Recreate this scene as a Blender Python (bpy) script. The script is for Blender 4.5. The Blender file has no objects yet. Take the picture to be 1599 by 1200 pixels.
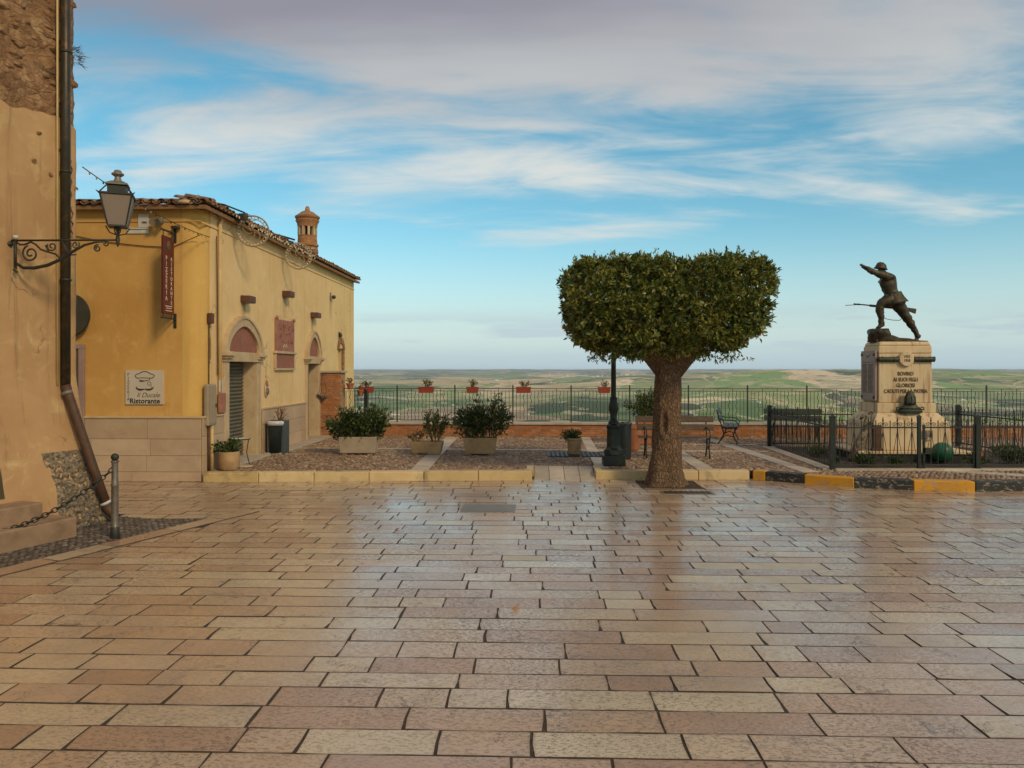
import bpy, bmesh, math, random
import numpy as np
from mathutils import Vector, Matrix, Euler, noise as mnoise
R = math.radians
rng = random.Random(7)
nrng = np.random.default_rng(11)
S = bpy.context.scene
COL = S.collection

# ------------------------------------------------------------------ camera
cam_d = bpy.data.cameras.new('camera')
cam = bpy.data.objects.new('camera', cam_d); COL.objects.link(cam)
cam.location = (0, 0, 2.0); cam.rotation_euler = (R(90), 0, 0.03)
cam_d.sensor_width = 36; cam_d.lens = 27.02; cam_d.shift_y = -0.0138
cam_d.clip_start = 0.1; cam_d.clip_end = 200000
S.camera = cam

# ------------------------------------------------------------------ light
SUN_EL, SUN_AZ = R(34), R(138)      # azimuth clockwise from +Y: behind and to the right of the viewer
sun_dir = Vector((math.sin(SUN_AZ) * math.cos(SUN_EL), math.cos(SUN_AZ) * math.cos(SUN_EL), math.sin(SUN_EL)))
sd = bpy.data.lights.new('sun', 'SUN'); sd.energy = 1.5; sd.angle = R(10); sd.color = (1.0, 0.77, 0.47)
so = bpy.data.objects.new('sun', sd); COL.objects.link(so); so.location = (10, -10, 30)
so.rotation_euler = (-sun_dir).to_track_quat('-Z', 'Y').to_euler()
S.view_settings.view_transform = 'Standard'; S.view_settings.look = 'None'
S.view_settings.gamma = 1.0; S.view_settings.use_curve_mapping = False
S.view_settings.exposure = 0.3
S.cycles.use_denoising = True
S.cycles.max_bounces = 5; S.cycles.adaptive_threshold = .015; S.cycles.volume_bounces = 0
S.cycles.sample_clamp_indirect = 6


class NT:
    """Small helper around a node tree."""
    def __init__(s, tree): s.t = tree; s.n = tree.nodes; s.l = tree.links
    def new(s, typ, ins=None, **kw):
        n = s.n.new(typ)
        for k, v in kw.items(): setattr(n, k, v)
        for k, v in (ins or {}).items(): s.put(n.inputs[k], v)
        return n
    def put(s, sock, v):
        if isinstance(v, bpy.types.NodeSocket): s.l.new(v, sock)
        elif isinstance(v, bpy.types.Node): s.l.new(v.outputs[0], sock)
        else:
            if hasattr(sock.default_value, '__len__') and not isinstance(v, str):
                v = tuple(v)
                if len(sock.default_value) == 4 and len(v) == 3: v = v + (1,)
            sock.default_value = v
    def math(s, op, a, b=0.0, c=None, clamp=False):
        n = s.n.new('ShaderNodeMath'); n.operation = op; n.use_clamp = clamp
        s.put(n.inputs[0], a); s.put(n.inputs[1], b)
        if c is not None: s.put(n.inputs[2], c)
        return n.outputs[0]
    def mapr(s, v, a, b, c=0.0, d=1.0, smooth=True):
        n = s.n.new('ShaderNodeMapRange')
        if smooth: n.interpolation_type = 'SMOOTHSTEP'
        for i, x in enumerate((v, a, b, c, d)): s.put(n.inputs[i], x)
        return n.outputs[0]
    def mix(s, f, a, b, blend='MIX'):
        n = s.n.new('ShaderNodeMix'); n.data_type = 'RGBA'; n.blend_type = blend
        s.put(n.inputs[0], f); s.put(n.inputs[6], a); s.put(n.inputs[7], b)
        return n.outputs[2]
    def noise(s, vec, scale, detail=4, rough=.55, dist=0.0):
        n = s.n.new('ShaderNodeTexNoise')
        s.put(n.inputs['Vector'], vec); s.put(n.inputs['Scale'], scale); n.inputs['Detail'].default_value = detail
        n.inputs['Roughness'].default_value = rough; n.inputs['Distortion'].default_value = dist
        return n.outputs[0]
    def ramp(s, f, stops, interp='LINEAR'):
        n = s.n.new('ShaderNodeValToRGB'); n.color_ramp.interpolation = interp
        e = n.color_ramp.elements
        while len(e) < len(stops): e.new(0.5)
        for el, (p, c) in zip(e, stops): el.position = p; el.color = tuple(c) + (1,) if len(c) == 3 else c
        s.put(n.inputs[0], f); return n.outputs[0]
    def vmul(s, v, xyz):
        n = s.n.new('ShaderNodeVectorMath'); n.operation = 'MULTIPLY'; s.put(n.inputs[0], v); s.put(n.inputs[1], xyz); return n.outputs[0]
    def vadd(s, v, w):
        n = s.n.new('ShaderNodeVectorMath'); n.operation = 'ADD'; s.put(n.inputs[0], v); s.put(n.inputs[1], w); return n.outputs[0]
    def comb(s, x, y, z):
        n = s.n.new('ShaderNodeCombineXYZ')
        for i, v in enumerate((x, y, z)): s.put(n.inputs[i], v)
        return n.outputs[0]


# ------------------------------------------------------------------ sky
world = bpy.data.worlds.new('World'); S.world = world; world.use_nodes = True
w = NT(world.node_tree); w.n.clear()
sky = w.new('ShaderNodeTexSky'); sky.sky_type = 'NISHITA'; sky.sun_disc = False
sky.sun_elevation = SUN_EL; sky.sun_rotation = SUN_AZ; sky.air_density = 1.0; sky.dust_density = 0.6; sky.ozone_density = 1.6
tc = w.new('ShaderNodeTexCoord')
sp = w.new('ShaderNodeSeparateXYZ', {0: tc.outputs['Generated']})
dx, dy, dz = sp.outputs
zc = w.math('MAXIMUM', dz, 0.0)
den = w.math('ADD', zc, 0.13)
u = w.math('DIVIDE', dx, den); v = w.math('DIVIDE', dy, den)
pl = w.comb(u, v, 0.0)
base = w.new('ShaderNodeHueSaturation', {'Color': sky.outputs[0], 'Saturation': 1.28, 'Hue': 0.468, 'Value': 1.05}).outputs[0]
pale = w.mapr(dz, 0.0, 0.19, 0.85, 0.0)
base = w.mix(pale, base, (4.3, 5.7, 5.9))
# long streaks of high cloud
rot = w.new('ShaderNodeMapping', {'Vector': pl, 'Rotation': (0, 0, R(-14)), 'Location': (6.3, 2.2, 0), 'Scale': (.42, 1.0, 1)})
n1 = w.noise(rot.outputs[0], 0.95, 9, .52, .55)
n2 = w.noise(rot.outputs[0], 3.4, 6, .6, .9)
nn = w.math('ADD', w.math('MULTIPLY', n1, .74), w.math('MULTIPLY', n2, .26))
th = w.ramp(zc, [(0.0, (.72,) * 3), (.13, (.66,) * 3), (.16, (.55,) * 3), (.23, (.515,) * 3), (.29, (.455,) * 3), (.38, (.34,) * 3), (.5, (.26,) * 3)])
cl = w.mapr(w.math('SUBTRACT', nn, th), -.04, .12)
cl = w.math('MULTIPLY', cl, .90)
g = w.noise(rot.outputs[0], 0.75, 5, .5, .3)
grey = w.math('MULTIPLY', w.mapr(zc, .25, .38), w.mapr(g, .32, .60, .45, 1.0))
ccol = w.mix(grey, (6.0, 6.1, 5.8), (2.55, 2.35, 2.7))
base = w.mix(cl, base, ccol)
# low flat clouds near the horizon
lowv = w.comb(w.math('MULTIPLY', dx, 5.0), w.math('MULTIPLY', dy, 5.0), w.math('MULTIPLY', dz, 46.0))
ln = w.noise(lowv, 1.3, 5, .55, .2)
band = w.math('MULTIPLY', w.mapr(dz, .012, .04), w.mapr(dz, .085, .05))
low = w.math('MULTIPLY', w.mapr(ln, .47, .62), band)
base = w.mix(w.math('MULTIPLY', low, .55), base, (3.7, 4.5, 5.2))
hz = w.mapr(dz, .045, .0, 0.0, .55)
base = w.mix(hz, base, (3.3, 4.2, 5.0))
bg = w.new('ShaderNodeBackground', {'Color': base, 'Strength': 0.1})
w.l.new(bg.outputs[0], w.new('ShaderNodeOutputWorld').inputs[0])


# ------------------------------------------------------------------ materials
MATS = {}
def P(nt, col, rough=.7, metal=0.0, spec=.5, normal=None, **extra):
    b = nt.new('ShaderNodeBsdfPrincipled')
    nt.put(b.inputs['Base Color'], col); nt.put(b.inputs['Roughness'], rough); nt.put(b.inputs['Metallic'], metal)
    nt.put(b.inputs['Specular IOR Level'], spec)
    for k, v in extra.items(): nt.put(b.inputs[k], v)
    if normal is not None: nt.put(b.inputs['Normal'], normal)
    o = nt.new('ShaderNodeOutputMaterial'); nt.l.new(b.outputs[0], o.inputs[0])
    return b
def newmat(name):
    m = bpy.data.materials.new(name); m.use_nodes = True; m.node_tree.nodes.clear(); MATS[name] = m
    return m, NT(m.node_tree)
def mat(name, c1, c2=None, scale=4, rough=.75, rvar=.12, bump=.3, bscale=40, bdist=.004, metal=0, spec=.4, c3=None, c3amt=.5, c3scale=1.0, world_pos=True, vary=0.0, stretch=None):
    """Two-tone mottled surface, a third colour for worn or stained patches, fine relief."""
    m, n = newmat(name)
    if world_pos: pos = n.new('ShaderNodeNewGeometry').outputs['Position']
    else: pos = n.new('ShaderNodeTexCoord').outputs['Object']
    if stretch: pos = n.vmul(pos, stretch)
    a = n.noise(pos, scale, 6, .6, .3)
    col = n.mix(n.mapr(a, .3, .7), c1, c2 or tuple(x * .8 for x in c1))
    if c3:
        b = n.noise(pos, c3scale, 7, .65, .6)
        col = n.mix(n.math('MULTIPLY', n.mapr(b, .5, .68), c3amt), col, c3)
    if vary:
        oi = n.new('ShaderNodeObjectInfo').outputs['Random']
        il = n.new('ShaderNodeNewGeometry').outputs['Random Per Island']
        rr = n.math('FRACT', n.math('ADD', oi, il))
        col = n.new('ShaderNodeHueSaturation', {'Color': col, 'Value': n.mapr(rr, 0, 1, 1 - vary, 1 + vary, False), 'Saturation': n.mapr(n.math('FRACT', n.math('MULTIPLY', rr, 7.3)), 0, 1, 1 - vary * .5, 1 + vary * .5, False)}).outputs[0]
    fine = n.noise(pos, bscale, 5, .65)
    rg = n.math('ADD', rough - rvar / 2, n.math('MULTIPLY', n.noise(pos, scale * 2.3, 4), rvar))
    nrm = n.new('ShaderNodeBump', {'Height': fine, 'Strength': bump, 'Distance': bdist}).outputs[0] if bump else None
    P(n, col, rg, metal, spec, nrm)
    return m

# worn, polished limestone paving
m, n = newmat('paving_stone')
geo = n.new('ShaderNodeNewGeometry'); oi = n.new('ShaderNodeObjectInfo')
rnd = n.math('FRACT', n.math('ADD', oi.outputs['Random'], geo.outputs['Random Per Island']))
r2 = n.math('FRACT', n.math('MULTIPLY', rnd, 13.7))
pos = n.vadd(geo.outputs['Position'], n.comb(n.math('MULTIPLY', rnd, 37.0), n.math('MULTIPLY', r2, 23.0), rnd))
tone = n.ramp(rnd, [(0, (.42, .255, .145)), (.18, (.47, .30, .175)), (.36, (.53, .365, .215)), (.55, (.515, .37, .225)), (.72, (.58, .445, .275)), (.88, (.62, .50, .32)), (1, (.49, .32, .195))])
blot = n.noise(pos, 2.2, 6, .62, .5)
col = n.mix(n.mapr(blot, .35, .7, 0, .5), tone, n.mix(.55, tone, (.27, .185, .125)))
pit = n.noise(n.vmul(pos, (1, 1.9, 1)), 36, 8, .74, .35)
area = n.mapr(n.noise(geo.outputs['Position'], .30, 3), .36, .60)          # where the tooling survives
pitm = n.math('MULTIPLY', n.mapr(pit, .50, .415), n.math('ADD', .30, n.math('MULTIPLY', area, .70)))
col = n.mix(n.math('MULTIPLY', pitm, .78), col, (.10, .062, .037))
vein = n.new('ShaderNodeTexVoronoi', {'Vector': n.vadd(n.vmul(pos, (1, 1, .2)), n.comb(n.math('MULTIPLY', n.noise(pos, 3.0, 5, .7), .9), n.math('MULTIPLY', n.noise(n.vadd(pos, (5, 3, 1)), 3.0, 5, .7), .9), 0)), 'Scale': 1.7}, feature='DISTANCE_TO_EDGE')
crk = n.math('MULTIPLY', n.mapr(vein.outputs['Distance'], .012, .002), n.mapr(n.noise(geo.outputs['Position'], 1.1, 3), .50, .57))
col = n.mix(n.math('MULTIPLY', crk, .8), col, (.07, .048, .033))
big = n.noise(geo.outputs['Position'], .55, 4, .6)
col = n.mix(n.mapr(big, .48, .72, 0, .34), col, (.20, .14, .09))
hol = n.math('MULTIPLY', n.mapr(n.noise(geo.outputs['Position'], 2.6, 8, .74, 1.1), .60, .66), n.mapr(n.noise(geo.outputs['Position'], .55, 3), .50, .60))
col = n.mix(n.math('MULTIPLY', hol, .65), col, (.15, .098, .058))
pitm = n.math('MAXIMUM', pitm, hol)
uvs = n.new('ShaderNodeSeparateXYZ', {0: n.new('ShaderNodeUVMap', uv_map='slab').outputs[0]})
eu = n.math('SUBTRACT', .5, n.math('ABSOLUTE', uvs.outputs[0])); ev = n.math('SUBTRACT', .5, n.math('ABSOLUTE', uvs.outputs[1]))
en = n.noise(pos, 9, 5, .65)
edge = n.math('MAXIMUM', n.mapr(eu, n.math('MULTIPLY', en, .05), 0.0), n.mapr(ev, n.math('MULTIPLY', en, .13), 0.0))
col = n.mix(n.math('MULTIPLY', edge, .42), col, (.16, .105, .062))
pitm = n.math('MAXIMUM', pitm, n.math('MULTIPLY', edge, .75))
ro = n.math('ADD', n.mapr(n.noise(pos, 1.6, 5, .6), .3, .7, .13, .28), n.math('MULTIPLY', pitm, .22))
ro = n.math('ADD', ro, n.mapr(big, .4, .7, 0.0, .12))
ro = n.math('ADD', ro, n.math('MULTIPLY', r2, .08))
h = n.math('SUBTRACT', n.math('MULTIPLY', n.noise(pos, 4.5, 5, .6), .8), n.math('ADD', n.math('MULTIPLY', pitm, .55), n.math('MULTIPLY', crk, .9)))
nr = n.new('ShaderNodeBump', {'Height': h, 'Strength': .6, 'Distance': .0030}).outputs[0]
pol = n.mapr(n.noise(geo.outputs['Position'], .55, 7, .68, .6), .34, .62, .12, 1.0)
pol = n.math('MULTIPLY', pol, n.math('SUBTRACT', 1.0, n.math('MULTIPLY', pitm, .8)))
P(n, col, ro, 0, .75, nr, **{'Coat Weight': pol, 'Coat Roughness': n.math('ADD', .05, n.math('MULTIPLY', ro, .38)), 'Coat IOR': 1.6, 'Coat Normal': nr})

mat('new_slab', (.47, .42, .33), (.40, .36, .28), 5, .55, bump=.25, bscale=60, bdist=.003)
mat('mortar', (.085, .062, .041), (.045, .033, .023), 12, .9, bump=.8, bscale=60, bdist=.01)
def cobble_mat(name, stops):
    m, n = newmat(name)
    geo = n.new('ShaderNodeNewGeometry'); r = geo.outputs['Random Per Island']
    c = n.ramp(r, stops)
    c = n.mix(n.mapr(n.noise(geo.outputs['Position'], .8, 5, .6), .4, .7, 0, .45), c, stops[0][1])
    nr = n.new('ShaderNodeBump', {'Height': n.noise(geo.outputs['Position'], 60, 4), 'Strength': .5, 'Distance': .004}).outputs[0]
    P(n, c, n.mapr(n.math('FRACT', n.math('MULTIPLY', r, 9.1)), 0, 1, .45, .75), 0, .4, nr)
cobble_mat('river_cobble', [(0, (.16, .098, .058)), (.35, (.225, .145, .088)), (.7, (.285, .195, .12)), (.93, (.36, .265, .17)), (1, (.44, .35, .24))])
cobble_mat('grey_cobble', [(0, (.07, .058, .045)), (.4, (.115, .092, .068)), (.75, (.15, .12, .09)), (1, (.24, .20, .15))])
mat('kerb_stone', (.60, .45, .215), (.52, .375, .17), 3, .6, bump=.5, bscale=25, bdist=.006, c3=(.27, .19, .10), c3amt=.75, c3scale=3.2, vary=.12)
mat('pale_strip', (.50, .42, .31), (.40, .33, .24), 3, .62, bump=.35, bscale=30, bdist=.004, c3=(.28, .21, .15), c3amt=.45, c3scale=1.6, vary=.12)
def paint_mat(name, paint, under, wear):
    m, n = newmat(name); pos = n.new('ShaderNodeNewGeometry').outputs['Position']
    f = n.mapr(n.noise(n.vmul(pos, (1, 1, 2)), 9, 8, .7, .8), wear, wear + .035)
    c = n.mix(f, paint, n.mix(n.noise(pos, 14, 4), under, tuple(x * .6 for x in under)))
    c = n.mix(n.mapr(n.noise(pos, 3, 5), .45, .8, 0, .5), c, tuple(x * .55 for x in paint))
    nr = n.new('ShaderNodeBump', {'Height': n.math('SUBTRACT', n.noise(pos, 30, 4), f), 'Strength': .4, 'Distance': .004}).outputs[0]
    P(n, c, .6, 0, .4, nr)
paint_mat('kerb_yellow', (.62, .28, .010), (.45, .33, .18), .54)
paint_mat('kerb_black', (.022, .024, .022), (.35, .28, .18), .545)

def plaster(name, a, b, c, d, streak=.35, runs=()):
    """Old limewash: broad tone drift, blotches, rain streaks and hairline cracks."""
    m, n = newmat(name); pos = n.new('ShaderNodeNewGeometry').outputs['Position']
    col = n.mix(n.mapr(n.noise(pos, .7, 5, .6, .4), .32, .68), a, b)
    col = n.mix(n.mapr(n.noise(pos, 2.6, 7, .66, .7), .50, .74, 0, .75), col, c)
    st = n.noise(n.vmul(pos, (7, 7, .35)), 1.0, 6, .65, .3)
    col = n.mix(n.math('MULTIPLY', n.mapr(st, .55, .75), streak), col, d)
    v = n.new('ShaderNodeTexVoronoi', {'Vector': n.vadd(pos, n.vmul(n.new('ShaderNodeTexNoise', {'Vector': pos, 'Scale': 2.5, 'Detail': 6}).outputs[1], (1.1, 1.1, 1.1))), 'Scale': .8}, feature='DISTANCE_TO_EDGE').outputs['Distance']
    ck = n.math('MULTIPLY', n.mapr(v, .012, .003), n.mapr(n.noise(pos, .9, 3), .56, .64))
    col = n.mix(n.math('MULTIPLY', ck, .55), col, tuple(x * .4 for x in d))
    pz = n.new('ShaderNodeSeparateXYZ', {0: pos})
    for (ry, rz_) in runs:                     # run-off stains left by the fittings
        wob = n.math('ADD', pz.outputs[1], n.math('MULTIPLY', n.math('SUBTRACT', n.noise(pos, 4, 3), .5), .16))
        k_ = n.mapr(n.math('ABSOLUTE', n.math('SUBTRACT', wob, ry)), .20, .02)
        k_ = n.math('MULTIPLY', k_, n.math('MULTIPLY', n.mapr(pz.outputs[2], rz_ - .75, rz_), n.math('LESS_THAN', pz.outputs[2], rz_ + .16)))
        col = n.mix(n.math('MULTIPLY', n.math('MULTIPLY', k_, n.mapr(st, .35, .6, .4, 1)), .62), col, tuple(x * .45 for x in d))
    pat = n.mapr(n.noise(n.vadd(pos, (11, 4, 2)), 1.25, 8, .72, 1.0), .60, .635)      # patched and flaked places
    col = n.mix(n.math('MULTIPLY', pat, .38), col, tuple(x * .9 for x in c))
    h = n.math('ADD', n.math('MULTIPLY', n.noise(pos, 3.5, 6, .6), 1.6), n.math('MULTIPLY', n.noise(pos, 45, 4, .6), .35))
    h = n.math('SUBTRACT', h, n.math('ADD', ck, n.math('MULTIPLY', pat, .25)))
    nr = n.new('ShaderNodeBump', {'Height': h, 'Strength': .5, 'Distance': .012}).outputs[0]
    P(n, col, .88, 0, .25, nr)
plaster('ochre_plaster', (.60, .35, .105), (.53, .29, .08), (.64, .41, .145), (.35, .20, .07), .35)
plaster('lit_corner_plaster', (.63, .40, .12), (.58, .35, .095), (.65, .43, .15), (.38, .23, .08), .25)  # ochre wall tone lightened: light caught by the rounded corner, painted into the colour
plaster('straw_plaster', (.76, .54, .26), (.69, .48, .22), (.79, .60, .32), (.36, .24, .12), .5, [(15.62, 3.38), (18.2, 3.74), (20.5, 3.4), (23.3, 3.0), (22.35, 4.0)])
plaster('tan_plaster', (.50, .31, .145), (.40, .235, .105), (.60, .43, .20), (.19, .11, .06), .6)
m, n = newmat('rubble_masonry'); pos = n.new('ShaderNodeNewGeometry').outputs['Position']
wp = n.vadd(pos, n.vmul(n.new('ShaderNodeTexNoise', {'Vector': pos, 'Scale': 5, 'Detail': 5}).outputs[1], (.12, .12, .12)))
vo = n.new('ShaderNodeTexVoronoi', {'Vector': n.vmul(wp, (1, 1, 1.6)), 'Scale': 6.5}); ve = n.new('ShaderNodeTexVoronoi', {'Vector': n.vmul(wp, (1, 1, 1.6)), 'Scale': 6.5}, feature='DISTANCE_TO_EDGE')
c = n.ramp(n.noise(pos, 5.5, 8, .7, .9), [(.3, (.17, .085, .042)), (.5, (.30, .165, .08)), (.68, (.46, .30, .16))])
c = n.mix(n.mapr(ve.outputs['Distance'], .10, .02, 0, .45), c, (.22, .12, .06))
c = n.mix(n.mapr(n.noise(pos, 2.2, 7, .7, .8), .50, .64, 0, .85), c, (.085, .058, .036))
h = n.math('ADD', n.math('MULTIPLY', n.mapr(ve.outputs['Distance'], 0, .16), .3), n.math('MULTIPLY', n.noise(pos, 9, 9, .72), 1.6))
P(n, c, .95, 0, .15, n.new('ShaderNodeBump', {'Height': h, 'Strength': .9, 'Distance': .03}).outputs[0])
mat('lava_stone', (.36, .28, .18), (.07, .052, .036), 24, .9, bump=1.0, bscale=30, bdist=.04, c3=(.46, .38, .27), c3amt=.7, c3scale=14)
mat('step_stone', (.33, .215, .125), (.26, .165, .095), 4, .7, bump=.4, bscale=30, c3=(.17, .11, .065), c3amt=.6, c3scale=3)
mat('plinth_stone', (.50, .37, .235), (.43, .305, .19), 2.2, .55, bump=.25, bscale=30, bdist=.004, c3=(.36, .235, .15), c3amt=.6, c3scale=1.4, vary=.09)
mat('dressed_stone', (.56, .42, .24), (.47, .34, .19), 4, .68, bump=.35, bscale=35, bdist=.004, c3=(.36, .25, .14), c3amt=.6, c3scale=2.2)
mat('red_stone', (.36, .15, .095), (.28, .115, .075), 5, .7, bump=.5, bscale=26, bdist=.006, c3=(.46, .24, .16), c3amt=.6, c3scale=9)
mat('red_recess', (.31, .12, .07), (.25, .095, .058), 3, .75, bump=.4, bscale=20, c3=(.42, .2, .12), c3amt=.5, c3scale=3)
mat('shutter_metal', (.17, .17, .14), (.13, .13, .11), 4, .45, bump=.1, bscale=40, metal=.4, c3=(.22, .19, .13), c3amt=.5, c3scale=3)
mat('roof_tile', (.27, .155, .085), (.18, .10, .058), 9, .85, bump=.5, bscale=50, bdist=.005, c3=(.17, .14, .085), c3amt=.8, c3scale=6, vary=.35)
mat('brick', (.43, .185, .075), (.35, .145, .058), 12, .8, bump=.5, bscale=60, bdist=.004, c3=(.55, .27, .13), c3amt=.5, c3scale=5, vary=.18)
mat('brick_joint', (.42, .25, .14), (.34, .2, .11), 9, .9, bump=.5, bscale=70)
mat('old_brick', (.34, .175, .085), (.24, .125, .065), 9, .9, bump=.9, bscale=30, bdist=.015, c3=(.46, .31, .16), c3amt=.6, c3scale=7, vary=.25)
mat('iron_dark', (.028, .033, .026), (.04, .042, .03), 12, .5, bump=.3, bscale=60, bdist=.002, metal=.3, c3=(.085, .05, .028), c3amt=.55, c3scale=7)
mat('iron_rail', (.04, .05, .035), (.055, .06, .04), 12, .5, bump=.2, bscale=60, bdist=.002, metal=.3, c3=(.12, .07, .03), c3amt=.5, c3scale=5)
mat('lamp_green', (.016, .022, .017), (.022, .028, .020), 6, .38, bump=.25, bscale=40, bdist=.002, metal=.2, c3=(.07, .065, .045), c3amt=.5, c3scale=5)
mat('pipe_brown', (.052, .042, .024), (.035, .03, .018), 8, .42, bump=.2, bscale=30, metal=.35, c3=(.16, .085, .04), c3amt=.55, c3scale=5)
mat('pipe_rust', (.11, .055, .028), (.075, .04, .022), 8, .6, bump=.3, bscale=30, metal=.2, c3=(.05, .035, .02), c3amt=.6, c3scale=6)
mat('painted_pipe', (.58, .42, .18), (.5, .35, .15), 5, .6, bump=.1)
mat('grey_metal', (.22, .20, .16), (.18, .165, .13), 5, .45, bump=.15, metal=.3, c3=(.13, .11, .08), c3amt=.5)
mat('cabinet_beige', (.34, .27, .17), (.28, .22, .135), 5, .55, bump=.15, c3=(.2, .15, .09), c3amt=.5)
mat('bollard_metal', (.20, .17, .13), (.13, .11, .085), 10, .42, bump=.3, bscale=40, bdist=.003, metal=.5, c3=(.32, .27, .2), c3amt=.6, c3scale=8)
mat('bin_plastic', (.032, .045, .045), (.026, .036, .036), 5, .42, bump=.08, bscale=30)
mat('bin_panel', (.058, .075, .078), (.05, .065, .068), 5, .5, bump=.08, bscale=30)
mat('rubbish_bag', (.62, .62, .60), (.5, .5, .5), 10, .45, bump=.5, bscale=16, bdist=.01)
mat('concrete_planter', (.42, .33, .225), (.36, .275, .185), 5, .8, bump=.5, bscale=45, bdist=.005, c3=(.25, .185, .12), c3amt=.5, c3scale=3)
mat('stained_planter', (.44, .29, .14), (.37, .225, .10), 5, .8, bump=.5, bscale=45, bdist=.005, c3=(.24, .15, .075), c3amt=.65, c3scale=3.2)
mat('terracotta', (.40, .155, .07), (.33, .12, .055), 6, .75, bump=.3, bscale=40, c3=(.46, .27, .16), c3amt=.45, c3scale=5)
mat('red_plastic', (.33, .062, .026), (.27, .048, .022), 6, .5, bump=.08)
mat('soil', (.085, .055, .034), (.045, .030, .019), 9, .95, bump=1.0, bscale=40, bdist=.02)
mat('wood_slat', (.10, .062, .035), (.06, .040, .024), 5, .6, bump=.4, bscale=30, stretch=(3, 14, 14), bdist=.003, c3=(.20, .135, .08), c3amt=.6, c3scale=2)
mat('dark_slat', (.035, .04, .028), (.026, .03, .022), 5, .5, bump=.3, bscale=30)
mat('bronze', (.075, .056, .030), (.045, .038, .024), 9, .5, bump=.7, bscale=26, bdist=.012, metal=.5, c3=(.11, .12, .08), c3amt=.6, c3scale=5)
mat('bronze_green', (.048, .056, .034), (.030, .036, .023), 9, .55, bump=.5, bscale=40, bdist=.005, metal=.4, c3=(.10, .13, .09), c3amt=.6, c3scale=8)
m, n = newmat('monument_stone'); pos = n.new('ShaderNodeNewGeometry').outputs['Position']
c = n.mix(n.mapr(n.noise(pos, 2, 6, .6), .3, .7), (.66, .51, .30), (.58, .43, .245))
st = n.math('MULTIPLY', n.mapr(n.noise(n.vmul(pos, (9, 9, .5)), 1.0, 5, .6, .2), .50, .66), n.mapr(n.noise(pos, 1.3, 4), .36, .56))
c = n.mix(n.math('MULTIPLY', st, .85), c, (.30, .165, .065))
P(n, c, .65, 0, .35, n.new('ShaderNodeBump', {'Height': n.noise(pos, 50, 5, .6), 'Strength': .3, 'Distance': .004}).outputs[0])
mat('mauve_marble', (.34, .235, .19), (.29, .195, .155), 3, .5, bump=.2, bscale=40, c3=(.24, .155, .12), c3amt=.5)
mat('letter_dark', (.14, .085, .042), (.09, .055, .028), 8, .8, bump=0)
mat('dark_slate', (.030, .028, .025), (.02, .019, .017), 5, .75, bump=.3)
mat('green_ball', (.022, .125, .055), (.018, .10, .045), 4, .38, bump=.05, c3=(.03, .09, .045), c3amt=.6, c3scale=3)
mat('orange_plastic', (.60, .13, .02), (.5, .1, .02), 5, .5, bump=0)
mat('white_board', (.56, .49, .38), (.52, .45, .35), 3, .5, bump=.03)
mat('print_black', (.03, .024, .018), (.025, .02, .016), 5, .6, bump=0)
mat('print_brown', (.15, .10, .055), (.13, .085, .05), 5, .6, bump=0)
mat('sign_red', (.125, .02, .01), (.10, .016, .008), 4, .5, bump=.05)
mat('sign_letter', (.62, .5, .36), (.55, .45, .32), 5, .6, bump=0)
mat('white_plate', (.56, .54, .48), (.5, .48, .42), 5, .6, bump=.05)
mat('cable_black', (.03, .022, .015), (.04, .03, .02), 5, .6, bump=0)
mat('rope_tan', (.36, .26, .15), (.28, .2, .115), 20, .7, bump=.3)
mat('brown_box', (.13, .052, .026), (.10, .04, .02), 5, .6, bump=.1)
mat('mirror_dark', (.050, .042, .022), (.04, .034, .018), 4, .6, bump=.2)
mat('dead_leaf', (.32, .15, .05), (.22, .10, .035), 12, .8, bump=0, vary=.3)
mat('door_wood', (.13, .075, .04), (.10, .058, .03), 4, .7, bump=.3, stretch=(8, 8, 1))
mat('farm_wall', (.80, .77, .70), (.7, .67, .6), .1, .8, bump=0)
m, n = newmat('frosted_glass'); P(n, (.42, .34, .27), .32, 0, .5, None, **{'Transmission Weight': .45, 'IOR': 1.2})
m, n = newmat('clear_bulb'); P(n, (.75, .65, .45), .2, 0, .6, None)
m, n = newmat('bark'); pos = n.new('ShaderNodeTexCoord').outputs['Object']
sv = n.vmul(pos, (1, 1, .42))
vo = n.new('ShaderNodeTexVoronoi', {'Vector': n.vadd(sv, n.vmul(n.new('ShaderNodeTexNoise', {'Vector': pos, 'Scale': 6, 'Detail': 4}).outputs[1], (.09, .09, .09))), 'Scale': 26}, feature='DISTANCE_TO_EDGE').outputs['Distance']
c = n.mix(n.mapr(n.noise(pos, 7, 6, .65), .3, .7), (.165, .098, .055), (.255, .165, .10))
c = n.mix(n.mapr(vo, .10, .0), c, (.07, .042, .025))
c = n.mix(n.mapr(n.noise(pos, 2.3, 5), .5, .7, 0, .5), c, (.115, .085, .045))
h = n.math('ADD', n.mapr(vo, 0, .25), n.math('MULTIPLY', n.noise(pos, 30, 5, .7), .7))
P(n, c, .9, 0, .2, n.new('ShaderNodeBump', {'Height': h, 'Strength': .9, 'Distance': .02}).outputs[0])
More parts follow.
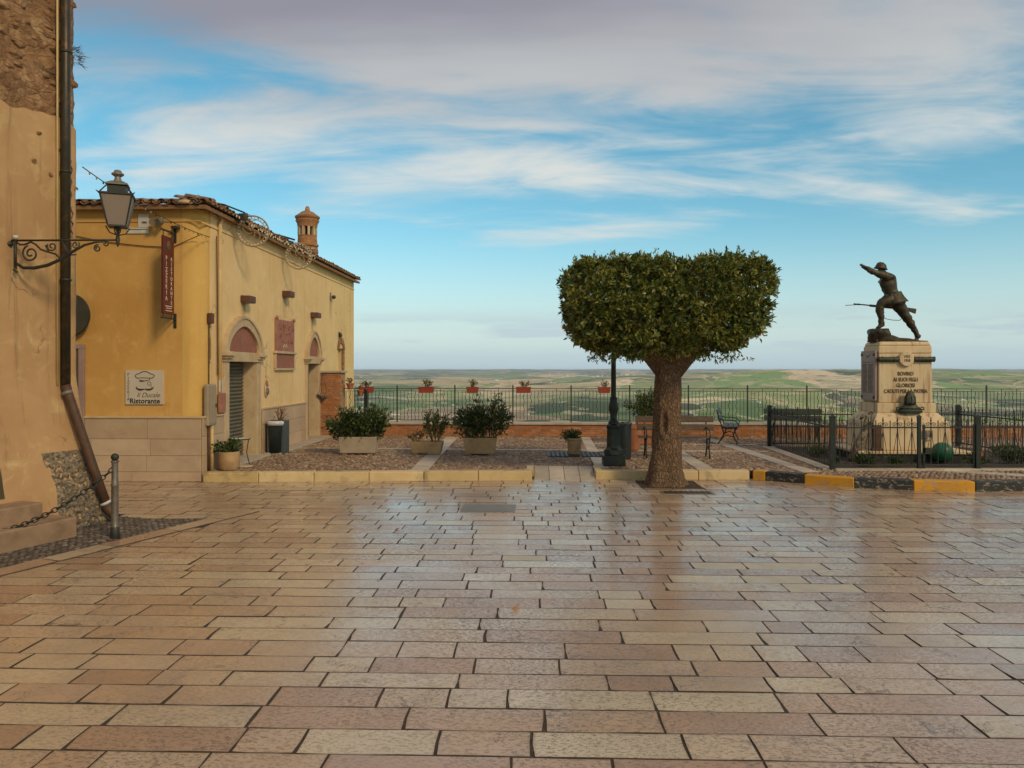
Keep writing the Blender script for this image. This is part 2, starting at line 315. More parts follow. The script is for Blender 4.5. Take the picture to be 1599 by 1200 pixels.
def leaf_mat(name, stops, rough=.38, trans=.12):
    m, n = newmat(name); geo = n.new('ShaderNodeNewGeometry')
    big = n.noise(geo.outputs['Position'], 2.1, 3)
    r = n.math('ADD', n.math('MULTIPLY', geo.outputs['Random Per Island'], .75), n.math('MULTIPLY', n.mapr(big, .3, .7), .25))
    c = n.ramp(r, stops)
    b = n.new('ShaderNodeBsdfPrincipled'); n.put(b.inputs['Base Color'], c); b.inputs['Roughness'].default_value = rough
    b.inputs['Specular IOR Level'].default_value = .45
    t = n.new('ShaderNodeBsdfTranslucent', {'Color': c})
    mx = n.new('ShaderNodeMixShader', {0: trans, 1: b.outputs[0], 2: t.outputs[0]})
    n.l.new(mx.outputs[0], n.new('ShaderNodeOutputMaterial').inputs[0])
leaf_mat('tree_leaf', [(0, (.030, .055, .010)), (.28, (.072, .108, .017)), (.52, (.14, .168, .026)), (.76, (.24, .225, .04)), (.93, (.36, .29, .065)), (1, (.38, .22, .07))])
leaf_mat('shrub_leaf', [(0, (.022, .044, .012)), (.5, (.045, .078, .018)), (.85, (.095, .12, .03)), (.96, (.16, .135, .035)), (1, (.24, .12, .035))])
leaf_mat('olive_leaf', [(0, (.04, .055, .016)), (.5, (.085, .10, .028)), (.85, (.15, .15, .045)), (1, (.24, .15, .05))])
leaf_mat('dry_leaf', [(0, (.09, .06, .02)), (.5, (.16, .10, .035)), (.8, (.12, .12, .035)), (1, (.26, .14, .05))])
# fields
m, n = newmat('fields'); pos = n.new('ShaderNodeNewGeometry').outputs['Position']
warp = n.new('ShaderNodeTexNoise', {'Vector': pos, 'Scale': .0011, 'Detail': 4}).outputs[1]
wp = n.vadd(pos, n.vmul(n.vadd(warp, (-.5, -.5, -.5)), (1500, 1500, 0)))
wp = n.vmul(wp, (1, 1, 0))
vc = n.new('ShaderNodeTexVoronoi', {'Vector': n.vmul(wp, (.85, .42, 1)), 'Scale': .0017, 'Randomness': .95})
f = n.new('ShaderNodeSeparateColor', {0: vc.outputs['Color']}).outputs[0]
c = n.ramp(f, [(0, (.10, .17, .045)), (.16, (.24, .30, .085)), (.28, (.055, .085, .035)), (.40, (.46, .36, .17)), (.52, (.085, .10, .05)), (.62, (.60, .43, .22)), (.72, (.19, .31, .07)), (.84, (.28, .20, .12)), (.93, (.66, .52, .31))], 'CONSTANT')
vc2 = n.new('ShaderNodeTexVoronoi', {'Vector': wp, 'Scale': .0062, 'Randomness': .9})
f2 = n.new('ShaderNodeSeparateColor', {0: vc2.outputs['Color']}).outputs[1]
c = n.mix(n.mapr(f2, .50, .53, 0, .6), c, n.ramp(f2, [(0, (.16, .24, .07)), (.6, (.17, .25, .075)), (.74, (.48, .36, .18)), (.86, (.18, .18, .09)), (1, (.62, .50, .30))]))
scar = n.noise(n.vmul(pos, (1, .8, 1)), .0026, 9, .68, 1.2)
c = n.mix(n.mapr(scar, .56, .64, 0, .85), c, (.60, .44, .25))
shr = n.noise(pos, .012, 8, .7, .5)
c = n.mix(n.mapr(shr, .565, .63, 0, .85), c, (.05, .058, .03))
c = n.mix(n.mapr(n.noise(pos, .0008, 6, .7, .4), .52, .68, 0, .6), c, (.15, .13, .075))
ed = n.new('ShaderNodeTexVoronoi', {'Vector': n.vmul(wp, (.85, .42, 1)), 'Scale': .0017, 'Randomness': .95}, feature='DISTANCE_TO_EDGE').outputs['Distance']
c = n.mix(n.mapr(ed, .012, .004, 0, .6), c, (.66, .56, .38))
c = n.new('ShaderNodeHueSaturation', {'Color': c, 'Value': 1.18, 'Saturation': .92}).outputs[0]
P(n, c, .95, 0, .1)
m, n = newmat('haze_air')
vol = n.new('ShaderNodeVolumePrincipled', {'Color': (.62, .76, .88), 'Density': 3.6e-5, 'Anisotropy': 0.0})
n.l.new(vol.outputs[0], n.new('ShaderNodeOutputMaterial').inputs['Volume'])


# ------------------------------------------------------------------ mesh helpers
class MB:
    def __init__(s): s.v = []; s.f = []
    def add(s, vs, fs):
        o = len(s.v); s.v.extend([tuple(p) for p in vs]); s.f.extend([tuple(i + o for i in f) for f in fs]); return s
    def box(s, x0, x1, y0, y1, z0, z1, M=None):
        vs = [(x, y, z) for z in (z0, z1) for y in (y0, y1) for x in (x0, x1)]
        if M is not None: vs = [M @ Vector(p) for p in vs]
        return s.add(vs, [(0, 2, 3, 1), (4, 5, 7, 6), (0, 1, 5, 4), (2, 6, 7, 3), (0, 4, 6, 2), (1, 3, 7, 5)])
    def taper(s, x0, x1, y0, y1, z0, X0, X1, Y0, Y1, z1):
        vs = [(x0, y0, z0), (x1, y0, z0), (x1, y1, z0), (x0, y1, z0), (X0, Y0, z1), (X1, Y0, z1), (X1, Y1, z1), (X0, Y1, z1)]
        return s.add(vs, [(3, 2, 1, 0), (4, 5, 6, 7), (0, 1, 5, 4), (1, 2, 6, 5), (2, 3, 7, 6), (3, 0, 4, 7)])
    def tube(s, pts, r, seg=8, closed=False, cap=True):
        pts = [Vector(p) for p in pts]; n = len(pts)
        rs = r if isinstance(r, (list, tuple)) else [r] * n
        prev = None; rings = []
        for i, p in enumerate(pts):
            a = pts[i - 1] if (i > 0 or closed) else p
            b = pts[(i + 1) % n] if (i < n - 1 or closed) else p
            t = (b - a).normalized()
            if prev is None:
                up = Vector((0, 0, 1)) if abs(t.z) < .9 else Vector((1, 0, 0))
                nx = t.cross(up).normalized()
            else:
                nx = (prev - t * prev.dot(t))
                nx = nx.normalized() if nx.length > 1e-6 else prev
            prev = nx; ny = t.cross(nx)
            rings.append([p + (nx * math.cos(2 * math.pi * k / seg) + ny * math.sin(2 * math.pi * k / seg)) * rs[i] for k in range(seg)])
        vs = [q for rg in rings for q in rg]; fs = []
        for i in range(n if closed else n - 1):
            j = (i + 1) % n
            for k in range(seg):
                l = (k + 1) % seg
                fs.append((i * seg + k, i * seg + l, j * seg + l, j * seg + k))
        if cap and not closed:
            fs.append(tuple(range(seg - 1, -1, -1))); fs.append(tuple((n - 1) * seg + k for k in range(seg)))
        return s.add(vs, fs)
    def lathe(s, prof, c=(0, 0, 0), seg=24, sq=False, sx=1, sy=1, rot=0.0):
        vs = []; fs = []
        for r, z in prof:
            for k in range(seg):
                a = 2 * math.pi * k / seg + rot
                vs.append((c[0] + r * math.cos(a) * sx, c[1] + r * math.sin(a) * sy, c[2] + z))
        for i in range(len(prof) - 1):
            for k in range(seg):
                l = (k + 1) % seg
                fs.append((i * seg + k, i * seg + l, (i + 1) * seg + l, (i + 1) * seg + k))
        fs.append(tuple(range(seg - 1, -1, -1))); fs.append(tuple((len(prof) - 1) * seg + k for k in range(seg)))
        return s.add(vs, fs)
    def prism(s, poly, a, b, fn):
        """poly: 2-D outline; fn(u, v, w) -> point; extruded from w=a to w=b."""
        n = len(poly)
        vs = [fn(p[0], p[1], a) for p in poly] + [fn(p[0], p[1], b) for p in poly]
        fs = [tuple(range(n - 1, -1, -1)), tuple(range(n, 2 * n))]
        fs += [(i, (i + 1) % n, n + (i + 1) % n, n + i) for i in range(n)]
        return s.add(vs, fs)
    def mesh(s, name, material, smooth=False):
        me = bpy.data.meshes.new(name); me.from_pydata(s.v, [], s.f)
        bm = bmesh.new(); bm.from_mesh(me); bmesh.ops.recalc_face_normals(bm, faces=bm.faces); bm.to_mesh(me); bm.free()
        me.materials.append(MATS[material])
        if smooth: me.shade_smooth()
        return me
    def build(s, name, material, parent=None, smooth=False, bevel=0.0, loc=None, rz=0.0):
        return link(name, s.mesh(name, material, smooth), parent, loc, rz, bevel, smooth)
def link(name, me, parent=None, loc=None, rz=0.0, bevel=0.0, smooth=False):
    o = bpy.data.objects.new(name, me); COL.objects.link(o)
    if parent: o.parent = parent
    if loc is not None: o.location = loc
    if rz: o.rotation_euler = (0, 0, rz)
    if bevel:
        b = o.modifiers.new('bevel', 'BEVEL'); b.width = bevel; b.segments = 2; b.limit_method = 'ANGLE'; b.angle_limit = R(40)
    return o
def smooth_by_angle(o, deg=40):
    o.data.shade_smooth()
    o.data.set_sharp_from_angle(angle=R(deg))
def tag(o, label, cat, group=None):
    o['label'] = label; o['category'] = cat
    if group: o['group'] = group
    return o
def thing(name, label, cat, loc=(0, 0, 0), rz=0.0, group=None):
    o = bpy.data.objects.new(name, None); COL.objects.link(o); o.location = loc; o.rotation_euler = (0, 0, rz); o.empty_display_size = .1
    return tag(o, label, cat, group)
def structure(o): o['kind'] = 'structure'; return o
def stuff(o): o['kind'] = 'stuff'; return o
def text_mesh(body, size, material, align='CENTER', shear=0.0, extrude=.0015, offset=0.0, line=1.0, space=1.0, name='lettering'):
    cu = bpy.data.curves.new('t', 'FONT'); cu.body = body; cu.size = size; cu.align_x = align; cu.shear = shear; cu.extrude = extrude
    cu.offset = offset; cu.space_line = line; cu.space_character = space; cu.resolution_u = 3
    o = bpy.data.objects.new('t', cu); COL.objects.link(o)
    me = bpy.data.meshes.new_from_object(o.evaluated_get(bpy.context.evaluated_depsgraph_get()))
    bpy.data.objects.remove(o); bpy.data.curves.remove(cu)
    me.name = name; me.materials.clear(); me.materials.append(MATS[material]); return me
def numpy_mesh(name, V, F, material):
    """V (n,3) array, F (m,4) array of quads."""
    me = bpy.data.meshes.new(name); V = np.asarray(V, np.float32); F = np.asarray(F, np.int32)
    me.vertices.add(len(V)); me.vertices.foreach_set('co', V.ravel())
    k = F.shape[1]; me.loops.add(F.size); me.loops.foreach_set('vertex_index', F.ravel())
    me.polygons.add(len(F)); me.polygons.foreach_set('loop_start', np.arange(0, F.size, k, dtype=np.int32))
    me.polygons.foreach_set('loop_total', np.full(len(F), k, np.int32))
    me.update(calc_edges=True); me.materials.append(MATS[material]); return me
def leaves_mesh(name, P0, Dr, L, W, material):
    """One folded leaf per base point P0 along direction Dr (n,3); L, W arrays."""
    n = len(P0); Dr = Dr / np.linalg.norm(Dr, axis=1, keepdims=True)
    rv = nrng.normal(size=(n, 3)); side = np.cross(Dr, rv); side /= np.linalg.norm(side, axis=1, keepdims=True) + 1e-9
    nrm = np.cross(side, Dr)
    L = L[:, None]; W = W[:, None]
    mid = P0 + Dr * L * .48 - nrm * W * .12
    tip = P0 + Dr * L - nrm * L * .14
    a = P0 + Dr * L * .45 + side * W * .5 + nrm * W * .16
    b = P0 + Dr * L * .45 - side * W * .5 + nrm * W * .16
    V = np.stack([P0, a, tip, b, mid], 1).reshape(-1, 3)
    i = np.arange(n) * 5
    F = np.concatenate([np.stack([i, i + 1, i + 2, i + 4], 1), np.stack([i, i + 4, i + 2, i + 3], 1)])
    return numpy_mesh(name, V, F, material)
def unit(n):
    d = nrng.normal(size=(n, 3)); return d / np.linalg.norm(d, axis=1, keepdims=True)
def in_poly(x, y, poly):
    c = False; n = len(poly); j = n - 1
    for i in range(n):
        xi, yi = poly[i]; xj, yj = poly[j]
        if (yi > y) != (yj > y) and x < (xj - xi) * (y - yi) / (yj - yi) + xi: c = not c
        j = i
    return c
TZ = 0.15   # terrace level

# ================================================================== THE SETTING
# ------------------------------------------------------------------ far country: one sheet to the horizon
def vn(x, y, s): return mnoise.noise(Vector((x / s, y / s, 3.1)))
def sst(a, b, x):
    t = min(1, max(0, (x - a) / (b - a))); return t * t * (3 - 2 * t)
def terrain_z(x, y):
    r = math.hypot(x, y)
    z = -175 * (1 - math.exp(-max(r - 33, 0) / 300)) - .35
    k = sst(900, 3500, r)
    z += k * (110 * vn(x, y * 1.2, 3800) + 75 * vn(x + 900, y, 1600) + 24 * vn(x, y + 400, 560))
    z += 66 * math.exp(-((r - 7800 - 1500 * vn(x, y, 9000)) / 2300) ** 2) * (1 + .5 * vn(x, y, 4200))
    z += 62 * math.exp(-((r - 8800) / 1500) ** 2) * sst(.05, .32, math.atan2(x, max(y, 1e-6)) if y > 0 else 0) * (1 + .25 * vn(x, y, 2600))
    z += 130 * sst(9500, 30000, r) + 26 * sst(9000, 16000, r) * vn(x, y, 7000)
    return z
NA, NR = 640, 170
rad = np.geomspace(14, 62000, NR)
V = []; F = []
for i, r in enumerate(rad):
    for k in range(NA):
        a = 2 * math.pi * k / NA; x, y = r * math.cos(a), r * math.sin(a)
        V.append((x, y, terrain_z(x, y)))
V.append((0, 0, -.35)); cidx = len(V) - 1
for i in range(NR - 1):
    for k in range(NA):
        l = (k + 1) % NA; F.append((i * NA + k, i * NA + l, (i + 1) * NA + l, (i + 1) * NA + k))
F += [(cidx, k, (k + 1) % NA, cidx) for k in range(0)]
me = numpy_mesh('countryside', V, F, 'fields'); me.shade_smooth()
structure(link('countryside', me))

# farm buildings scattered over the country
fm = MB(); fm.box(-9, 9, -5, 5, -3, 6); fm.add([(-9.6, -5.6, 6), (9.6, -5.6, 6), (9.6, 5.6, 6), (-9.6, 5.6, 6), (-9.6, 0, 8.5), (9.6, 0, 8.5)], [(0, 1, 5, 4), (2, 3, 4, 5), (0, 4, 3), (1, 2, 5), (3, 2, 1, 0)])
farm = fm.mesh('farm_building', 'farm_wall')
for i in range(34):
    ang = rng.uniform(-.32, .62); d = rng.choice([rng.uniform(2700, 5200), rng.uniform(5200, 11500), rng.uniform(9000, 14000)])
    x, y = d * math.tan(ang), d
    o = link('farm_building', farm, None, (x, y, terrain_z(x, y)), rng.uniform(0, 3))
    s = rng.uniform(.7, 1.2) * (1 if d < 5200 else 1.5); o.scale = (s * rng.uniform(.8, 2.0), s, s * .9)
    tag(o, 'tiny white farm building far out among the fields', 'farmhouse', 'distant farm buildings in the fields')

for i in range(46):   # a pale town strung along the far plain
    ang = rng.gauss(.095, .045); d = rng.uniform(15500, 19000); x, y = d * math.tan(ang), d
    o = link('town_building', farm, None, (x, y, terrain_z(x, y)), rng.uniform(0, 3)); s = rng.uniform(1.6, 3.0); o.scale = (s * rng.uniform(1, 2.6), s, s * rng.uniform(.9, 1.6))
    tag(o, 'pale speck of a building in the hazy town near the horizon', 'house', 'hazy town near the horizon')

# ------------------------------------------------------------------ piazza floor: bed and single slabs
KERB = [(-5.90, 13.54), (-.05, 13.96), (1.10, 14.18), (3.96, 14.16), (4.72, 13.63), (5.41, 13.19), (6.29, 12.96), (7.24, 12.86), (9.6, 13.02), (13.5, 13.3)]
bed = MB(); bed.box(-13, 16, -10, 14.6, -.3, -.0055)
piazza = structure(bed.build('piazza_pavement', 'mortar'))
COB = [(-8.6, 5.9), (-5.36, 7.54), (-4.36, 10.22), (-5.15, 10.15), (-6.6, 10.6), (-9.5, 9.5)]
def slab_outline(nx=4):
    pts = []
    j = lambda a: rng.uniform(-a, a)
    for k in range(nx): pts.append((-.5 + k / (nx), -.5 + j(.018)))
    pts.append((.5, -.5)); pts.append((.5 + j(.008), 0))
    for k in range(nx): pts.append((.5 - k / nx, .5 + j(.018)))
    pts.append((-.5, .5)); pts.append((-.5 + j(.008), 0))
    return pts
VAR = []
for i in range(10):
    o = slab_outline(); c = rng.randrange(len(o))
    if rng.random() < .6: o[0] = (o[0][0] + rng.uniform(.003, .015), o[0][1] + rng.uniform(.0, .025))
    if rng.random() < .6: o[4] = (o[4][0] - rng.uniform(.003, .015), o[4][1] + rng.uniform(.0, .025))
    VAR.append(o)
def slab_geo(o, sx, sy):
    n = len(o); bx, by = .0018 / sx, .0018 / sy
    top = [(x - math.copysign(min(bx, abs(x)), x), y - math.copysign(min(by, abs(y)), y), 0) for x, y in o]
    vs = top + [(x, y, -.005) for x, y in o] + [(x, y, -.05) for x, y in o]
    fs = [tuple(range(n))] + [(n + i, n + (i + 1) % n, (i + 1) % n, i) for i in range(n)] + [(2 * n + i, 2 * n + (i + 1) % n, n + (i + 1) % n, n + i) for i in range(n)]
    return vs, fs
SLAB_ME = []
for o in VAR:
    mb = MB(); mb.add(*slab_geo(o, .75, .28)); mm = []
    for top in ('paving_stone', 'new_slab'):
        me_ = mb.mesh('paving_slab', top); me_.materials.append(MATS['mortar'])
        for p_ in me_.polygons: p_.material_index = 0 if p_.normal.z > .9 else 1
        uvl = me_.uv_layers.new(name='slab')
        for lp in me_.loops: c_ = me_.vertices[lp.vertex_index].co; uvl.data[lp.index].uv = (c_.x, c_.y)
        mm.append(me_)
    SLAB_ME.append((o, *mm))
stones = []
y = 1.2
while y < 14.35:
    h = rng.choice([.24, .26, .27, .28, .29, .31]); x = -11 + rng.uniform(0, .6)
    long_row = rng.random() < .3
    while x < 15:
        L = rng.uniform(.42, 1.0) if not long_row else rng.uniform(.62, 1.15)
        if y > 8.6: L = rng.uniform(.32, .72)
        if rng.random() < .12: L = rng.uniform(.26, .42)
        cx, cy = x + L / 2, y + h / 2
        if not in_poly(cx, cy, COB) and not (cx < -6.05 and cy > 13.75) and not (cx < -6.3 and cy < 9.6):
            stones.append((cx, cy, L, h))
        x += L
    y += h
def infront(cx, cy):
    d = cy; px = cx + .03 * d
    return abs(px) < .70 * d + .4 and d > 3.5
vis = sorted([s for s in stones if infront(s[0], s[1])], key=lambda s: s[1])[:296]
near = set(vis)
REPL = [(2.05, 7.75), (2.75, 7.8), (2.2, 7.3), (2.6, 7.0), (4.4, 6.1), (-.3, 8.0)]
repl = set()
for q in REPL: repl.add(min(stones, key=lambda s: (s[0] - q[0]) ** 2 + (s[1] - q[1]) ** 2))
rest = MB(); rest_uv = []
for s_ in stones:
    cx, cy, L, h = s_; gap = rng.uniform(.007, .015); vi = rng.randrange(10)
    dz = rng.uniform(-.0022, .0016); tx, ty = rng.gauss(0, .0028), rng.gauss(0, .0016); rz = rng.gauss(0, .003)
    if s_ in near or s_ in repl:
        o = link('paving_slab', SLAB_ME[vi][2 if s_ in repl else 1], piazza, (cx, cy, dz))
        o.scale = (L - gap, h - gap * .75, 1); o.rotation_euler = (tx, ty, rz)
    else:
        vs, fs = slab_geo(VAR[vi], L, h); sx, sy = L - gap, h - gap * .75
        rest.add([(cx + a * sx, cy + b * sy, c + dz + a * sx * ty * -1 + b * sy * tx) for a, b, c in vs], fs); rest_uv += [(a, b) for a, b, c in vs]
o = rest.build('paving_field', 'paving_stone', piazza); stuff(o); o.data.materials.append(MATS['mortar'])
for p_ in o.data.polygons: p_.material_index = 0 if p_.normal.z > .9 else 1
uvl = o.data.uv_layers.new(name='slab')
for lp in o.data.loops: uvl.data[lp.index].uv = rest_uv[lp.vertex_index]
# border slabs along the cobbled strip
bx0, by0, bx1, by1 = -5.36, 7.54, -4.36, 10.22
ln = math.hypot(bx1 - bx0, by1 - by0); ang = math.atan2(by1 - by0, bx1 - bx0)
t = -2.4
while t < ln + .25:
    L = rng.uniform(.6, .95); cx = bx0 + math.cos(ang) * (t + L / 2) + math.sin(ang) * .13; cy = by0 + math.sin(ang) * (t + L / 2) - math.cos(ang) * .13
    o = link('paving_slab', SLAB_ME[rng.randrange(10)][1], piazza, (cx, cy, .011)); o.scale = (L - .008, .27, 1); o.rotation_euler = (0, 0, ang); t += L

def cobbles(poly, size, z, hump, holes=()):
    xs = [p[0] for p in poly]; ys = [p[1] for p in poly]; V = []; F = []
    y = min(ys); row = 0
    while y < max(ys):
        x = min(xs) + (row % 2) * size * .5
        while x < max(xs):
            cx, cy = x + rng.uniform(-.2, .2) * size, y + rng.uniform(-.2, .2) * size
            if in_poly(cx, cy, poly) and not any(hh(cx, cy) for hh in holes):
                a0 = rng.uniform(0, 6.28); r = size * rng.uniform(.42, .56); el = rng.uniform(.7, 1.0); th = rng.uniform(0, 3.14)
                top = hump * rng.uniform(.5, 1.1); b = len(V); ct, st = math.cos(th), math.sin(th)
                for rr, zz in ((r, 0.0), (r * .82, top * .72), (r * .40, top)):
                    for k in range(6):
                        a = a0 + k * 1.0472; q = rr * (1 + .16 * math.sin(3 * k + a0)); ex, ey = q * math.cos(a), q * math.sin(a) * el
                        V.append((cx + ex * ct - ey * st, cy + ex * st + ey * ct, z + zz))
                for k in range(6):
                    l = (k + 1) % 6
                    F.append((b + k, b + l, b + 6 + l, b + 6 + k)); F.append((b + 6 + k, b + 6 + l, b + 12 + l, b + 12 + k))
                F.append((b + 12, b + 13, b + 14, b + 15)); F.append((b + 12, b + 15, b + 16, b + 17))
            x += size
        y += size * .87; row += 1
    return V, F
mb = MB(); mb.prism(COB, -.05, .004, lambda a, b, c: (a, b, c))
cs = structure(mb.build('cobbled_strip', 'mortar'))
V, F = cobbles(COB, .075, .001, .011)
o = link('cobblestones', numpy_mesh('cobblestones', V, F, 'grey_cobble'), cs); stuff(o); o.data.shade_smooth()

# metal covers and tree pit in the floor
def cover(name, x0, x1, y0, y1, label, ribs, cat='cover'):
    t = thing(name, label, cat, ((x0 + x1) / 2, (y0 + y1) / 2, 0))
    w_, d_ = (x1 - x0) / 2, (y1 - y0) / 2
    m = MB(); m.box(-w_, w_, -d_, d_, -.02, .006); m.build('frame', 'grey_metal', t, bevel=.003)
    m = MB(); m.box(-w_ + .05, w_ - .05, -d_ + .05, d_ - .05, .0065, .009); lid = m.build('lid', 'iron_dark' if ribs else 'grey_metal', t, bevel=.002)
    if ribs:
        for k in range(9):
            xx = -w_ + .08 + k * (2 * w_ - .16) / 8
            m = MB(); m.box(xx - .012, xx + .012, -d_ + .06, d_ - .06, .0095, .016); m.build('rib', 'pipe_rust', lid)
    return t
cover('manhole_cover', -1.06, -.28, 10.78, 11.38, 'grey metal manhole cover set in the paving', False)
cover('drain_grate', 2.05, 2.90, 12.42, 12.74, 'rusty iron drain grate in the paving before the big tree', True)
m = MB(); m.box(1.80, 2.84, 13.02, 13.92, -.03, .006); structure(m.build('tree_pit', 'soil'))

# ------------------------------------------------------------------ terrace: cobbles, pale stone strips, kerb
TER = [(-5.99, 13.75), (-5.90, 13.76), (-.05, 14.18), (-.03, 14.82), (1.10, 14.82), (1.105, 14.28)] + [(x, yy + .22) for x, yy in KERB[3:]] + [(13.5, 21.35), (-5.99, 21.35)]
m = MB(); m.prism(TER, -.3, TZ - .012, lambda a, b, c: (a, b, c)); terrace = structure(m.build('terrace', 'mortar'))
STR = [((-2.14, 13.9), (-2.30, 21.3), .34), ((1.27, 14.5), (1.38, 21.3), .26), ((3.18, 14.3), (3.24, 21.3), .32), ((5.00, 14.1), (4.62, 21.3), .30),
       ((-5.9, 18.05), (5.3, 17.62), .16), ((1.4, 19.3), (5.5, 19.2), .14), ((7.4, 14.5), (9.3, 13.3), .34)]
def near_strip(x, y):
    for (a, b, w_) in STR:
        ax, ay = a; bx, by = b; L2 = (bx - ax) ** 2 + (by - ay) ** 2; t = max(0, min(1, ((x - ax) * (bx - ax) + (y - ay) * (by - ay)) / L2))
        if math.hypot(x - ax - t * (bx - ax), y - ay - t * (by - ay)) < w_ / 2 + .02: return True
    return False
inside_fence = lambda x, y: 5.55 < x < 10.3 and 14.5 < y < 18.7
V, F = cobbles(TER, .088, TZ - .014, .026, (near_strip, inside_fence))
o = link('cobblestones', numpy_mesh('cobblestones', V, F, 'river_cobble'), terrace); stuff(o); o.data.shade_smooth()
for (a, b, w_) in STR:
    L = math.dist(a, b); n_ = max(2, round(L / .95)); ang = math.atan2(b[1] - a[1], b[0] - a[0])
    for k in range(n_):
        q = (k + .5) / n_; m = MB(); m.box(-L / n_ / 2 + .005, L / n_ / 2 - .005, -w_ / 2, w_ / 2, -.04, rng.uniform(.002, .006))
        m.build('strip_slab', 'pale_strip', terrace, bevel=.006, loc=(a[0] + (b[0] - a[0]) * q, a[1] + (b[1] - a[1]) * q, TZ), rz=ang)
kerb = structure(bpy.data.objects.new('kerb', None)); COL.objects.link(kerb)
def kerb_run(a, b, n_, material, h=TZ + .012):
    L = math.dist(a, b); ang = math.atan2(b[1] - a[1], b[0] - a[0])
    for k in range(n_):
        q = (k + .5) / n_; m = MB(); m.box(-L / n_ / 2 + .004, L / n_ / 2 - .004, 0, .24, -.06, h + rng.uniform(-.003, .004))
        m.build('kerb_stone', material, kerb, bevel=.016, loc=(a[0] + (b[0] - a[0]) * q, a[1] + (b[1] - a[1]) * q, 0), rz=ang)
kerb_run((-5.93, 13.54), (-.05, 13.96), 6, 'kerb_stone')
kerb_run((1.10, 14.05), (3.92, 14.16), 3, 'kerb_stone')
for a, b, mt in (((3.96, 14.14), (4.16, 14.02), 'kerb_yellow'), ((4.16, 14.02), (4.72, 13.64), 'kerb_black'), ((4.72, 13.64), (5.41, 13.2), 'kerb_yellow'), ((5.41, 13.2), (6.29, 12.97), 'kerb_black'), ((6.29, 12.97), (7.24, 12.86), 'kerb_yellow'), ((7.24, 12.86), (8.4, 12.92), 'kerb_black'), ((8.4, 12.92), (9.6, 13.02), 'kerb_yellow')):
    kerb_run(a, b, 1, mt)
for k in range(4):   # ramp of four pale slabs sunk into the terrace edge
    x0 = -.02 + k * .28
    m = MB(); m.prism([(13.90, -.05), (13.90, .012), (14.83, TZ + .004), (14.83, -.05)], x0 + .004, x0 + .276, lambda a, b, c: (c, a, b)); m.build('ramp_slab', 'pale_strip', kerb, bevel=.006)
for x0, x1 in ((-.16, -.025), (1.105, 1.24)):
    m = MB(); m.box(x0, x1, 14.20, 14.84, -.06, TZ + .012); m.build('kerb_stone', 'kerb_stone', kerb, bevel=.012)

# ------------------------------------------------------------------ parapet of single bricks with a stone coping
par = thing('brick_parapet', 'low orange brick wall with pale coping along the terrace edge', 'wall')
PY = 21.35
m = MB(); m.box(-5.34, 14, PY + .012, PY + .26, -.6, .48); m.build('core', 'brick_joint', par)
m = MB(); m.box(-.117, .117, -.0, .1, -.026, .026); bm_ = m.mesh('brick', 'brick')
bricks = []
for c in range(5):
    x = -5.34 + (.12 if c % 2 else 0); z = TZ + .035 + c * .064
    while x < 13.8:
        bricks.append((x + .125, z)); x += .25
order = sorted(bricks, key=lambda b: abs(b[0] - 1.5))
m = MB()
for i, (x, z) in enumerate(order):
    if i < 296: link('brick', bm_, par, (x + rng.uniform(-.003, .003), PY + rng.uniform(-.003, .002), z))
    else: m.box(x - .117, x + .117, PY, PY + .1, z - .026, z + .026)
stuff(m.build('brick_courses', 'brick', par))
x = -5.34
while x < 13.9:
    L = 1.18; m = MB(); m.box(x + .003, x + L - .003, PY - .045, PY + .31, .478, .54 + rng.uniform(-.002, .002)); m.build('coping_stone', 'pale_strip', par, bevel=.008); x += L

rail = thing('iron_railing', 'thin dark iron railing standing on the brick parapet above the valley', 'railing')
RY = PY + .12
for z, r in ((1.476, .012), (1.41, .010), (.60, .010)):
    m = MB(); m.box(-5.3, 13.6, RY - r, RY + r, z - r * .7, z + r * .7); m.build('rail_bar', 'iron_rail', rail)
sb = MB(); sb.tube([(0, 0, .60), (0, 0, 1.41)], .0075, 6); st_me = sb.mesh('baluster', 'iron_rail', True)
lb = MB(); lb.tube([(0, 0, .60), (0, 0, 1.476)], .0085, 6); lt_me = lb.mesh('baluster', 'iron_rail', True)
wb = MB(); wb.tube([(.016 * math.sin((z - .60) / .81 * 6.283 * 3.5) * (1 if .68 < z < 1.33 else 0), 0, z) for z in np.linspace(.60, 1.41, 30)], .0085, 6); wv_me = wb.mesh('baluster', 'iron_rail', True)
pb = MB(); pb.box(-.018, .018, -.018, .018, .535, 1.53); pb.lathe([(.012, 1.53), (.024, 1.545), (.016, 1.57), (.002, 1.585)], seg=8); p_me = pb.mesh('post', 'iron_rail')
x = -3.87 - 1.625; k = 0
while x < 13.4:
    if x > -5.35: link('post', p_me, rail, (x, RY, 0))
    for j in range(1, 16):
        bx = x + j * 1.625 / 16
        if -5.28 < bx < 13.4: link('baluster', lt_me if j in (4, 8, 12) else wv_me if j in (3, 5, 11, 13, 7) else st_me, rail, (bx, RY, 0))
    x += 1.625

